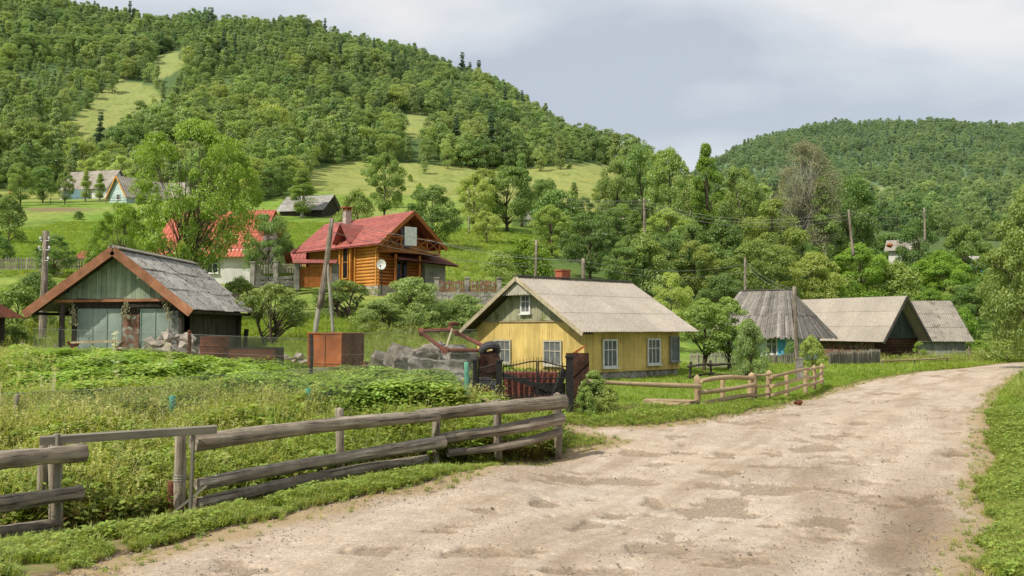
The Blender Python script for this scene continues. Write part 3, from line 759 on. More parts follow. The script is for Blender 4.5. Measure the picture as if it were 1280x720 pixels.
# mid-distance kinds                H   R  base clumps rc leaves leafsize shape
T('round1', 9, 4.2, .9, 60, 1.05, 19000, .205, 'round', M['leafA'], M['bark'], 11)
T('round2', 9, 4.4, .7, 70, 1.0, 19000, .205, 'wide', M['leafA'], M['bark'], 12)
T('dark1', 9, 4.2, .5, 65, 1.1, 19000, .205, 'round', M['leafC'], M['bark'], 13)
T('dark2', 10, 3.8, .8, 60, 1.1, 19000, .205, 'wide', M['leafC'], M['bark'], 14)
T('bright1', 9, 4.0, .9, 60, 1.05, 19000, .205, 'round', M['leafB'], M['bark'], 15)
T('tall1', 14, 3.4, 1.4, 60, 1.1, 19000, .225, 'tall', M['leafA'], M['birchbark'], 16)
T('tall2', 14, 3.8, 2.5, 60, 1.1, 19000, .225, 'tall', M['leafB'], M['bark'], 27)
T('tall3', 14, 3.6, 1.5, 60, 1.2, 19000, .225, 'tall', M['leafC'], M['bark'], 20)
T('poplar', 15, 4.8, 2.5, 150, 1.2, 34000, .13, 'round', M['leafE'], M['birchbark'], 18, ntrunk=4, limbr=1.5, trunk_r=.16)
T('bush1', 4, 2.6, .0, 50, .75, 8000, .17, 'bush', M['leafA'], M['bark'], 21)
T('bush2', 4, 2.6, .0, 50, .75, 8000, .17, 'bush', M['leafB'], M['bark'], 22)
T('bushD', 4, 2.6, .0, 50, .75, 8000, .17, 'bush', M['leafC'], M['bark'], 23)
T('willow', 4, 2.6, .0, 80, .6, 16000, .13, 'bush', M['leafD'], M['bark'], 24)
# near kinds
T('young', 4.2, 1.25, .9, 50, .38, 9000, .10, 'round', M['leafA'], M['bark'], 31, trunk_r=.07)
T('young2', 4.0, 1.2, .4, 50, .36, 9000, .10, 'round', M['leafB'], M['bark'], 32, trunk_r=.06)
T('walnut', 9.5, 4.7, 2.3, 120, .75, 34000, .15, 'round', M['leafB'], M['bark'], 33, ntrunk=3, trunk_r=.085, limbr=.7)
T('apple', 3.4, 2.0, 1.0, 46, .45, 6500, .12, 'wide', M['leafA'], M['bark'], 34, ntrunk=3, trunk_r=.085, limbr=.9)
T('roadside', 9, 4.5, .4, 150, .85, 42000, .17, 'wide', M['leafA'], M['bark'], 35)
T('vine', 1.3, .55, .0, 46, .2, 8000, .055, 'bush', M['leafA'], M['bark'], 36, limbr=.6)
# far forest kinds
for i, (sh, lm) in enumerate((('round','leafF'),('round','leafA'),('tall','leafF'),('wide','leafF'),('tall','leafD'),('round','leafC'))):
    T('far%d' % i, 11, 4.1 if sh != 'tall' else 2.9, .2, 34, 1.4, 3400, .42, sh, M[lm], M['birchbark' if sh == 'tall' else 'bark'], 50+i, limbr=.2)
T('farcon', 13, 2.5, .4, 60, .9, 3600, .42, 'cone', M['conifer'], M['bark'], 60, limbs=False, aspect=.45)

tree_count = [0]
def tree(kind, x, y, h, w=None, label=None, group=None, parts=True, name=None, rz=None):
    p = PT[kind]; z = Hs(x, y)
    sz = h/p['H']; sx = (w/2/p['R']) if w else sz*random.uniform(.85, 1.15)
    name = name or ('bush' if kind.startswith('bush') or kind == 'willow' else 'tree')
    t = empty(name, (x, y, z-.05), random.uniform(0, 6.28) if rz is None else rz, label, 'bush' if name == 'bush' else 'tree', group)
    t.scale = (sx, sx, sz); tree_count[0] += 1
    link('crown', p['crown'], t); link('trunk', p['trunk'], t)
    return t
def treep(kind, px, Y, top, wpx, label, group=None, **k):
    x = (px-640)/F*Y; z = Hs(x, Y); zt = zfor(top, Y)
    return tree(kind, x, Y, max(.8, zt-z), wpx/F*Y, label, group, **k)

# --- hand placed trees
treep('walnut', 240, 46, 148, 172, 'tall bright green tree with several thin stems behind the tin shed', name='broadleaf_tree', rz=.8)
treep('walnut', 148, 50, 252, 90, 'lower bright green tree left of the red tiled white house', name='broadleaf_tree', rz=2.4)
treep('apple', 345, 37, 352, 92, 'crooked apple tree with dark forked stems right of the tin shed', name='apple_tree', rz=.4)
treep('apple', 425, 47, 348, 90, 'low spreading apple tree below the log house terrace', name='apple_tree', rz=3.0)
treep('willow', 478, 43, 372, 90, 'silvery willow bush, leftmost of those below the log house', name='bush')
treep('willow', 515, 45, 344, 110, 'tallest silvery willow bush below the log house', name='bush')
treep('willow', 578, 47, 366, 92, 'silvery willow bush beside the yellow house gable', name='bush')
treep('bush1', 448, 50, 378, 60, 'small green bush below the stone base of the log house', name='bush')
treep('dark1', 540, 96, 229, 78, 'dark round tree standing right behind the log house', name='broadleaf_tree')
treep('tall1', 376, 126, 210, 50, 'slim tree with pale stem before the grey hillside barn', name='broadleaf_tree')
treep('round1', 480, 128, 190, 58, 'leafy tree on the meadow above the log house roof', name='broadleaf_tree')
treep('bush1', 445, 110, 236, 58, 'bright bushy tree left above the log house chimney', name='bush')
treep('round1', 592, 118, 216, 62, 'mid green tree, left one of the clump over the shaded lawn', name='broadleaf_tree')
treep('dark2', 634, 122, 204, 74, 'tall dark tree, middle one of the clump over the shaded lawn', name='broadleaf_tree')
treep('tall3', 652, 130, 192, 40, 'narrow tree, right one of the clump over the shaded lawn', name='broadleaf_tree')
treep('round2', 608, 104, 262, 40, 'small leaning tree at the edge of the shaded lawn', name='broadleaf_tree')
treep('bush2', 655, 76, 296, 95, 'bright green bush behind the ridge of the yellow house', name='bush')
treep('bush1', 622, 72, 312, 60, 'green bush left of the yellow house chimney', name='bush')
treep('dark1', 738, 82, 262, 82, 'dark dense tree behind the yellow house', name='broadleaf_tree')
treep('round1', 690, 98, 255, 60, 'mid green tree between the haystack meadow and the yellow house', name='broadleaf_tree')
treep('round2', 772, 124, 196, 60, 'tree at the right edge of the haystack meadow', name='broadleaf_tree')
treep('dark2', 802, 136, 172, 56, 'tall dark tree topping the row right of the haystack meadow', name='broadleaf_tree')
treep('round1', 838, 130, 184, 66, 'broad tree next to the tall bright one on the skyline', name='broadleaf_tree')
treep('tall2', 884, 138, 178, 62, 'tall bright green tree reaching over the skyline', name='broadleaf_tree')
treep('round2', 926, 132, 204, 66, 'leafy tree right of the tall bright one', name='broadleaf_tree')
treep('poplar', 1008, 118, 176, 104, 'tall grey half bare tree with pale twigs', name='bare_tree')
treep('dark1', 1062, 126, 214, 84, 'large dark tree right of the grey half bare one', name='broadleaf_tree')
treep('round2', 965, 108, 246, 96, 'wide tree below the grey half bare one', name='broadleaf_tree')
treep('tall1', 1030, 116, 220, 60, 'slim tree with pale stem under the grey half bare one', name='broadleaf_tree')
treep('bush1', 805, 78, 292, 84, 'rounded bush above the right end of the yellow house roof', name='bush')
treep('round1', 870, 84, 300, 80, 'tree above and behind the two young orchard trees', name='broadleaf_tree')
treep('round2', 840, 56, 336, 70, 'tree right behind the far end of the yellow house roof', name='broadleaf_tree')
treep('dark2', 905, 64, 338, 72, 'dark tree left of the slatted roof hut', name='broadleaf_tree')
treep('bright1', 1076, 92, 304, 84, 'bright round tree behind the long barn roof', name='broadleaf_tree')
treep('bush2', 1030, 84, 334, 70, 'bright bush behind the barn ridge', name='bush')
treep('dark1', 1150, 108, 268, 64, 'dark tree on the slope under the lamp topped pole', name='broadleaf_tree')
treep('bright1', 1180, 100, 326, 64, 'bright tree above the smallest cement roof', name='broadleaf_tree')
treep('dark2', 1215, 86, 350, 66, 'dark tree right of the smallest cement roof', name='broadleaf_tree')
treep('bush2', 1205, 82, 384, 52, 'yellowish bush right behind the smallest cement roof', name='bush')
treep('round1', 1210, 110, 280, 76, 'leafy tree on the slope left of the big roadside tree', name='broadleaf_tree')
treep('young', 880, 41, 372, 74, 'young dark stemmed tree, left one of the pair by the yellow house', name='young_tree')
treep('young', 910, 42.5, 370, 66, 'young dark stemmed tree, right one of the pair by the yellow house', name='young_tree')
treep('willow', 938, 35, 396, 54, 'pale green upright bush behind the new log fence', name='bush')
treep('young2', 934, 38, 398, 36, 'thin light green sapling among the willow twigs', name='young_tree')
treep('bush1', 1014, 45, 418, 42, 'dark green bush beside the concrete footed pole', name='bush')
treep('bushD', 990, 50, 425, 30, 'low dark bush at the hut corner', name='bush')
treep('young2', 1148, 60, 426, 18, 'sapling growing before the grey board wall', name='young_tree')
treep('roadside', 1296, 45, 228, 140, 'big leafy tree at the right roadside', name='broadleaf_tree', rz=.3)
treep('roadside', 1290, 62, 262, 110, 'leafy tree behind the big roadside one', name='broadleaf_tree', rz=2)
treep('bush1', 1258, 58, 396, 70, 'green bush under the roadside trees', name='bush')
treep('bush2', 1222, 72, 424, 40, 'low bush at the end of the verge', name='bush')
treep('dark1', 66, 61, 291, 54, 'small round dark tree behind the left wooden pole', name='broadleaf_tree')
treep('bush1', 8, 88, 242, 52, 'bush on the left meadow at the picture edge', name='bush')
treep('bushD', -5, 66, 292, 50, 'dark bush below the left meadow edge', name='bush')
for i, (a, b, c, d, e, k) in enumerate(((22,40,352,90,'leafy bush at the left edge above the weeds','bush1'),(95,44,346,80,'pale leafy bush between the left pole and the shed roof','willow'),(-20,42,345,80,'bush cut by the left picture edge','bush2'),(48,50,338,70,'bush behind the left wooden pole','bushD'),(20,34,402,60,'low leafy bush by the dark roofed shed','bush1'),(300,50,345,70,'green bush behind the shed roof end','bush1'),(335,62,262,66,'dark bushy tree right of the red tiled white house','dark1'))):
    treep(k, a, b, c, d, e, name='bush' if k != 'dark1' else 'broadleaf_tree')
for a, b, c, d, e, k in ((22,150,203,40,'bushy tree behind the leftmost haystack','round1'),(78,152,213,26,'olive tree left of the blue walled cottage','round1'),(104,163,212,22,'tree before the blue walled cottage, left one','tall1'),(122,163,216,22,'tree before the blue walled cottage, right one','tall1'),(50,158,206,40,'tree between the leftmost haystack and the blue cottage','dark1'),(-30,140,200,60,'tree at the far left meadow edge','round2')):
    treep(k, a, b, c, d, e, name='broadleaf_tree')

# --- wooded slope behind the cottages, and the hillside
occ = []
def spaced(x, y, d):
    for a, b in occ:
        if (a-x)**2+(b-y)**2 < d*d: return False
    occ.append((x, y)); return True
def belt(n, yr, pxr, hs, kinds, label, group, dmin, parts=True, name='broadleaf_tree', avoid=None):
    c = 0; k = 0
    while c < n and k < 9000:
        k += 1
        y = math.exp(random.uniform(math.log(yr[0]), math.log(yr[1]))); px_ = random.uniform(*pxr); x = (px_-640)/F*y; z = Hs(x, y)
        px, py = proj(x, y, z)
        if bool(in_clear(np.array([px]), np.array([py]))[0]): continue
        if avoid and avoid(px, py, y): continue
        if not spaced(x, y, dmin): continue
        kd = random.choice(kinds); p = PT[kd]; h = random.uniform(*hs)
        if parts: tree(kd, x, y, h, None, label, group, name=name)
        else:
            t = one(kd, x, y, h); tag(t, label, 'tree', group)
        c += 1
FARM = {}
def farmesh(kd):
    """crown and trunk of a distant tree in one mesh"""
    if kd in FARM: return FARM[kd]
    p = PT[kd]; bm = bmesh.new(); bm.from_mesh(p['crown']); nC = len(bm.faces); bm.from_mesh(p['trunk']); bm.faces.ensure_lookup_table()
    for f in bm.faces[nC:]: f.material_index = 1
    me = bpy.data.meshes.new('distant_tree'); bm.to_mesh(me); bm.free()
    for m in (p['crown'].materials[0], p['trunk'].materials[0]): me.materials.append(m)
    FARM[kd] = me; return me
def one(kd, x, y, h, name='hillside_tree'):
    p = PT[kd]; s = h/p['H']; t = link(name, farmesh(kd), None, (x, y, Hs(x, y)-.2))
    t.rotation_euler = (0, 0, random.uniform(0, 6.28)); w = s*random.uniform(.85, 1.2); t.scale = (w, w, s)
    return t
mk = ['round1','round2','dark1','tall1','bright1','dark2','tall3','bush1','bushD']
belt(66, (74, 150), (640, 1330), (4.5, 8), mk, 'leafy tree in the wooded slope behind the cottages', 'trees on the wooded slope behind the cottages', 5.0, avoid=lambda px, py, y: (px > 1085 and y < 86) or (y < 95 and px < 700) or (660 < px < 770 and y < 110))
belt(16, (150, 178), (-60, 400), (5, 8), ['round1','dark1','tall1'], 'tree along the upper rim of the left meadow', 'trees along the upper rim of the left meadow', 5.0, avoid=lambda px, py, y: 60 < px < 250 and y < 186)
rest = 270-tree_count[0]
# conifers on the skyline
for px_, Y, top, lb in ((155, 520, 0, 'lone conifer on the skyline at the upper left'), (110, 520, 0, 'thin conifer on the skyline, left of the lone one'), (577, 500, 64, 'dark conifer on the right shoulder of the big hill'), (598, 500, 74, 'smaller dark conifer beside the one on the hill shoulder'),(672,420,128,'dark tree standing out where the hill skyline drops')):
    x = (px_-640)/F*Y; z = Hs(x, Y); h = max(8, zfor(top, Y)-z)
    t = one('farcon', x, Y, h, 'conifer'); tag(t, lb, 'conifer'); rest -= 1
# forest: the nearest trees one by one, the rest as one mass
def hill_pts(xr, yr, dmin, lim, tst):
    cell = {}; out = []
    X = rng.uniform(xr[0], xr[1], lim); Y = rng.uniform(yr[0], yr[1], lim); Z = H(X, Y)
    d = Y*cp+(Z-CAMZ)*sp; px = 640+F*X/d; py = 360-F*(-Y*sp+(Z-CAMZ)*cp)/d
    ok = tst(X, Y, px, py)
    for x, y, z in zip(X[ok], Y[ok], Z[ok]):
        k = (int(x//dmin), int(y//dmin)); bad = False
        for i in (-1, 0, 1):
            for j in (-1, 0, 1):
                for q in cell.get((k[0]+i, k[1]+j), ()):
                    if (q[0]-x)**2+(q[1]-y)**2 < dmin*dmin: bad = True
        if bad: continue
        cell.setdefault(k, []).append((x, y)); out.append((x, y, z))
    return np.array(out)
def lt(x, y, px, py):
    jx = px+(vnoise(x/9, y/9, 77)-.5)*14; jy = py+(vnoise(x/9, y/9, 78)-.5)*10
    hp = 6.5*F/y
    return (px > -130) & (px < 1010) & (y > 178) & ~in_clear(jx, jy) & ~(in_clear(jx, jy-hp) & (y > 230)) & ~((px > 820) & (y < 200))
PTS = hill_pts((-360, 130), (178, 600), 4.0, 90000, lt)
PTS = PTS[np.argsort(PTS[:, 1])]
fk = ['far0','far1','far2','far3','far4','far5']
for x, y, z in PTS[:rest]:
    t = one(random.choice(fk), x, y, random.uniform(6, 10.5)); tag(t, 'leafy tree low on the big wooded hillside', 'tree', 'trees low on the big wooded hillside')
far_protos = [bpy.data.objects[n] for n in []]
firsts = {}
for o in list(COL.objects):
    if o.data and o.name.startswith(('hillside_tree', 'conifer')): firsts.setdefault(o.data, o)
order = [k for k in fk+['farcon'] if FARM.get(k) in firsts]
protos = [firsts[FARM[k]] for k in order]
def species(P, seed, leftbirch):
    n = len(P); a = fbm(P[:, 0]/26, P[:, 1]/34, seed, 3); r = rng.random(n)
    px = 640+F*P[:, 0]/P[:, 1]
    groups = [[order.index(q) for q in g if q in order] for g in (['far5', 'far0', 'far5', 'far3', 'far0', 'far5', 'far3', 'far5', 'farcon'], ['far0', 'far1', 'far3'], ['far4', 'far2', 'far1'])]
    a = a+np.where((px < 420) & leftbirch, .10, 0)+rng.normal(0, .05, n)
    gsel = np.where(a < .40, 0, np.where(a < .52, 1, 2))
    out = np.zeros(n, int)
    for g in range(3):
        m = gsel == g; out[m] = np.array(groups[g])[rng.integers(0, len(groups[g]), m.sum())]
    return out
P2 = PTS[rest:]
big = 1+.9*(fbm(P2[:, 0]/30, P2[:, 1]/30, 88)-.45)*2
gn_scatter('hill_forest', protos, P2-np.array([0, 0, .3]), rots(len(P2), .04), rng.uniform(.42, 1.0, len(P2))*big, 'dense broadleaf wood covering the big left hill', 'forest', species(P2, 301, True))
# a few stray trees on clearings
for px_, py_, h, kd in ((70,160,9,'far2'),(140,118,8,'far1'),(196,112,10,'far2'),(560,212,7,'far1'),(530,218,6,'far4'),(700,212,9,'far2'),(675,215,8,'far0'),(605,240,6,'far1'),(465,232,7,'far0')):
    p = G(px_, py_); t = one(kd, p.x, p.y, h); tag(t, 'solitary tree on a hillside clearing', 'tree', 'solitary trees on the hillside clearings')
k = 0
for i in range(400):
    px_ = random.uniform(-20, 790); Yq = random.uniform(85, 330); x = (px_-640)/F*Yq; z = Hs(x, Yq); a_, b_ = proj(x, Yq, z)
    if k < 12 and bool(in_clear(np.array([a_]), np.array([b_]))[0]) and vnoise(np.array([x/30]), np.array([Yq/30]), 5)[0] > .5 and spaced(x, Yq, 5):
        t = tree(random.choice(('bush1', 'bushD', 'bush2')), x, Yq, random.uniform(1.0, 2.6), random.uniform(1.6, 3.6), 'low shrub growing on a hillside meadow', 'shrubs on the hillside meadows', name='bush'); k += 1
P3 = hill_pts((60, 1250), (300, 1250), 7.6, 90000, lambda x, y, px, py: (px > 800) & (px < 1400) & (y > 300) & ~in_clear(px, py))
gn_scatter('far_hill_forest', protos, P3-np.array([0, 0, .3]), rots(len(P3), .03), rng.uniform(.75, 1.25, len(P3))*(1+1.1*(fbm(P3[:, 0]/60, P3[:, 1]/60, 89)-.4)), 'hazy wood covering the far right hill', 'forest', species(P3, 305, False))
print('forest', len(PTS), len(P3), 'trees', tree_count[0])

# ------------------------------------------------------------ building helpers
def corr(mb, O, eU, lenU, eD, lenD, rows=3, wave=.177, amp=.025, sheet=1.06, over=.12, jit=.012, n=5, lap=.03):
    O, eU, eD = Vector(O), Vector(eU).normalized(), Vector(eD).normalized()
    N = eU.cross(eD).normalized()
    if N.z < 0: N = -N
    cols = max(1, round(lenU/sheet)); sw = lenU/cols; rl = lenD/rows
    for r in range(rows):
        for c in range(cols):
            u0 = c*sw-.02; u1 = (c+1)*sw+.03; d0 = r*rl-(over if r else 0); d1 = (r+1)*rl+random.uniform(-jit, jit)*2
            nu = max(2, int((u1-u0)/wave*n)); lift = .012*(rows-r)*0+.02; V = []
            o0, o1 = random.uniform(0, jit), lap+random.uniform(0, jit)
            for d, off in ((d0, o0), (d1, o1)):
                for i in range(nu+1):
                    u = u0+(u1-u0)*i/nu
                    V.append(O+eU*u+eD*d+N*(off+(c % 2)*.004+amp*math.sin(2*math.pi*u/wave)))
            for i in range(nu+1):
                u = u0+(u1-u0)*i/nu
                V.append(O+eU*u+eD*d1+N*(o1-.014+(c % 2)*.004+amp*math.sin(2*math.pi*u/wave)))
            k = nu+1
            mb.add(V, [(i, i+1, k+i+1, k+i) for i in range(nu)]+[(k+i, k+i+1, 2*k+i+1, 2*k+i) for i in range(nu)])
def boards(mb, a, b, z0, ztop, bw=.16, out=(0,0), th=.025, gap=.008, zlow=None, jit=.01):
    """vertical boards from a to b (xy local), bottom z0, top given by ztop(t); out = unit normal"""
    a, b = Vector((a[0], a[1], 0)), Vector((b[0], b[1], 0)); L = (b-a).length; n = max(1, int(L/bw)); d = (b-a)/L; o = Vector((out[0], out[1], 0))
    for i in range(n):
        t0, t1 = (i*L/n+gap/2), ((i+1)*L/n-gap/2); off = random.uniform(0, .006)
        za, zb = ztop(t0/L), ztop(t1/L); zz = z0+random.uniform(-jit, jit)
        if min(za, zb)-zz < .01: za = max(za, zz+.012); zb = max(zb, zz+.012)
        V = []
        for k in (off, off+th):
            V += [a+d*t0+o*k+Vector((0,0,zz)), a+d*t1+o*k+Vector((0,0,zz)), a+d*t1+o*k+Vector((0,0,zb)), a+d*t0+o*k+Vector((0,0,za))]
        mb.add(V, [(0,1,2,3),(7,6,5,4),(0,4,5,1),(1,5,6,2),(2,6,7,3),(3,7,4,0)])
def window(root, c, ang, w, h, cols=3, rows=(.34,), fm='white', curtain=True, fw=.07, name='window', sill=True):
    """c centre; ang = rotation so the window's local -y looks outwards"""
    R = Matrix.Rotation(ang, 3, 'Z'); f = MB(); d = .05; c = tuple(Vector(c)+R @ Vector((0, -.035, 0)))
    def b(mb, x, z, sx, sz, y=0, sy=d): mb.box(R @ Vector((x, y, z)), (sx, sy, sz), R, .5)
    b(f, 0, h/2-fw/2, w, fw); b(f, 0, -h/2+fw/2, w, fw); b(f, -w/2+fw/2, 0, fw, h-2*fw); b(f, w/2-fw/2, 0, fw, h-2*fw)
    iw, ih = w-2*fw, h-2*fw
    for i in range(1, cols): b(f, -iw/2+iw*i/cols, 0, .035, ih, .008, .03)
    for r in rows: b(f, 0, ih/2-ih*r, iw, .035, .004, .034)
    fr = f.build(name, M[fm], root, loc=c)
    g = MB(); b(g, 0, 0, iw, ih, .006, .004); g.build('pane', M['glass'], fr)
    if curtain:
        q = MB(); n = 14; V = []
        for i in range(n+1):
            x = -iw/2+iw*i/n
            for z in (-ih/2, ih/2): V.append(R @ Vector((x, .014+.004*math.sin(i*2.2), z)))
        q.add(V, [(2*i, 2*i+2, 2*i+3, 2*i+1) for i in range(n)]); q.build('curtain', M['curtain'], fr)
    k = MB(); b(k, 0, 0, iw+.02, ih+.02, .0215, .003); k.build('dark_backing', M['dark'], fr)  # near-black sheet behind the glass stands in for the unlit room
    if sill:
        s_ = MB(); b(s_, 0, -h/2-.025, w+.1, .05, -.03, .12); s_.build('sill', M[fm], fr)
    return fr
def pent(mb, x0, x1, y0, y1, z0, ze, za, axis='x', inset=0):
    """solid house body; ridge along axis"""
    if axis == 'x':
        ym = (y0+y1)/2
        P = [(x0,y0,z0),(x0,y1,z0),(x0,y1,ze),(x0,ym,za),(x0,y0,ze)]; Q_ = [(x1,)+p[1:] for p in P]
    else:
        xm = (x0+x1)/2
        P = [(x0,y0,z0),(x1,y0,z0),(x1,y0,ze),(xm,y0,za),(x0,y0,ze)]; Q_ = [(p[0], y1, p[2]) for p in P]
    mb.add(P+Q_, [(0,1,2,3,4),(9,8,7,6,5),(0,5,6,1),(1,6,7,2),(2,7,8,3),(3,8,9,4),(4,9,5,0)])
def frame(px, py_ignored, Y, z, d):
    """root location and rotation for a house whose local x runs along d"""
    return ((px-640)/F*Y, Y, z), math.atan2(d[1], d[0])
def rock(mb, c, s, n=14, seed=None):
    bm = bmesh.new()
    for i in range(n):
        v = Vector((random.gauss(0,1), random.gauss(0,1), random.gauss(0,1))).normalized()*random.uniform(.75, 1)
        bm.verts.new((v.x*s[0], v.y*s[1], v.z*s[2]))
    r = bmesh.ops.convex_hull(bm, input=bm.verts)
    for v in [v for v in bm.verts if not v.link_faces]: bm.verts.remove(v)
    bm.verts.index_update(); bm.verts.ensure_lookup_table()
    mb.add([v.co+Vector(c) for v in bm.verts], [[v.index for v in f.verts] for f in bm.faces]); bm.free()

# ------------------------------------------------------------ tin shed on the left
def shed():
    r = empty('shed', ((140-640)/F*30, 30, .45), 0, 'low shed with rusty orange bargeboards and grey corrugated roof', 'shed')
    xl, xr, za, zl, zr = -2.96, 2.72, 4.30, 2.10, 2.16; y0, y1 = 0, 7.6
    dl = Vector((xl, 0, zl-za)); dr = Vector((xr, 0, zr-za))
    mb = MB()
    corr(mb, (0, y0, za), (0,1,0), y1-y0, dr, dr.length, 3, .16, .024, 1.1, jit=.03, over=.16)
    corr(mb, (0, y0, za), (0,1,0), y1-y0, dl, dl.length, 3, .16, .024, 1.1, jit=.03, over=.16)
    rf = mb.build('roof', M['slate'], r)
    m = MB(); m.box((.05, 3.8, za+.03), (.34, 7.6, .05), Matrix.Rotation(.3, 3, 'Y')); m.box((-.12, 3.8, za+.04), (.2, 7.6, .04), Matrix.Rotation(-.6, 3, 'Y')); m.build('ridge_cap', M['asbestosgrey'], rf)
    for dd in (dl, dr):
        for a, b in ((0, .52), (.515, 1.0)):
            m = MB(); p0 = Vector((0, -.05-(a > 0)*.02, za-.10))+dd*a; p1 = Vector((0, -.05-(a > 0)*.02, za-.10))+dd*b
            m.beam(p0, p1, .05, .30, up=(0,0,1)); m.build('bargeboard', M['bargerust'], r)
    m = MB()
    for t in (.25, .6, .95):
        for dd in (dl, dr):
            m.beam(Vector((0, .05, za-.16))+dd*t, Vector((0, 7.5, za-.16))+dd*t, .1, .1)
    for y in (.35, 2.5, 5, 7.3):
        for dd in (dl, dr): m.beam(Vector((0, y, za-.12)), Vector((0, y, za-.12))+dd*.98, .08, .1)
    m.build('rafters', M['darkboard'], r)
    # gable boards
    m = MB(); xa, xb = -2.0, 1.95
    zt = lambda x: za-.18+(zl-za)*(x/xl) if x < 0 else za-.18+(zr-za)*(x/xr)
    boards(m, (xa, .55), (xb, .55), 2.56, lambda t: max(2.57, zt(xa+(xb-xa)*t)), .17, (0,-1)); m.build('gable_boards', M['shedgreen'], r)
    m = MB(); m.box((-.05, .42, 2.50), (4.2, .12, .09), Matrix.Rotation(-.012, 3, 'Y')); m.box((1.9, .3, 2.53), (.42, .3, .16), Matrix.Rotation(.5, 3, 'Y')); m.build('tie_beam', M['bargerust'], r)
    # walls
    m = MB(); m.box((0.17, .66, 1.25), (3.7, .05, 2.5)); m.box((-1.68, 3.9, 1.2), (.06, 6.4, 2.4)); m.box((.2, 7.2, 1.5), (3.8, .06, 3.0))
    boards(m, (2.05, 1.6), (2.05, 7.25), 0, lambda t: 2.35, .19, (1,0)); m.build('wall', M['darkboard'], r)
    for x0, x1 in ((-1.45, .10), (.72, 1.72)):
        m = MB(); m.box(((x0+x1)/2, .60, 1.12), (x1-x0, .03, 2.2))
        for q in np.arange(x0+.02, x1, .5): m.box((q, .575, 1.12), (.035, .025, 2.2))
        d = m.build('door', M['teal'], r)
        h = MB(); hx = x1-.12 if x0 < 0 else x0+.12
        h.tube([(hx, .55, .75), (hx-.07, .50, .85), (hx-.07, .50, 1.0), (hx, .55, 1.1)], .014, 6); h.build('handle', M['iron'], d)
    m = MB(); boards(m, (.11, .58), (.70, .58), .02, lambda t: 2.02, .15, (0,-1)); m.build('centre_panel', M['brownboard'], r)
    m = MB(); boards(m, (1.74, .58), (2.12, .58), .02, lambda t: 2.15, .13, (0,-1)); m.build('side_boards', M['greyboard'], r)
    for x, y, h in ((-1.86, .35, 2.4), (2.15, .5, 2.2), (2.18, 7.1, 2.1), (2.35, 7.4, 1.5)):
        log_obj('post', (x, y, -.2), (x, y, h), .10, .09, M['darkboard'], r)
    for x, zt_, ln in ((-1.5, 2.42, .75), (.28, 2.48, .55), (1.75, 2.5, .62)):
        m = MB()
        for k in range(70):
            t = random.random(); p = Vector((x+random.gauss(0, .05+.03*t), .38+random.gauss(0, .04), zt_-t*ln))
            d = Vector((random.gauss(0,.04), random.gauss(0,.03), -random.uniform(.04,.12))); m.tube([p, p+d], [.018, .008], 4, cap=False)
        b = m.build('dried_herb_bundle', M['garlic'], loc=r.location)
        tag(b, {-1.5:'leftmost dried herb bundle under the shed beam', .28:'dried herb bundle over the brown door board', 1.75:'rightmost dried herb bundle under the shed beam'}[x], 'herb bundle')
shed()
def neighbour_shed():
    r = empty('shed', ((-80-640)/F*30, 29, .5), 0, 'dark roofed shed corner at the left picture edge', 'shed')
    m = MB(); corr(m, (-1.2,0,3.3), (0,1,0), 4, (2.6,0,-1.5), 2.9, 2, .16, .02); corr(m, (-1.2,0,3.3), (0,1,0), 4, (-2.6,0,-1.5), 2.9, 2, .16, .02); m.build('roof', M['rustdark'], r)
    m = MB(); pent(m, -3, .75, .4, 3.8, 0, 2.1, 3.15, 'y'); m.build('wall', M['darkboard'], r)
neighbour_shed()

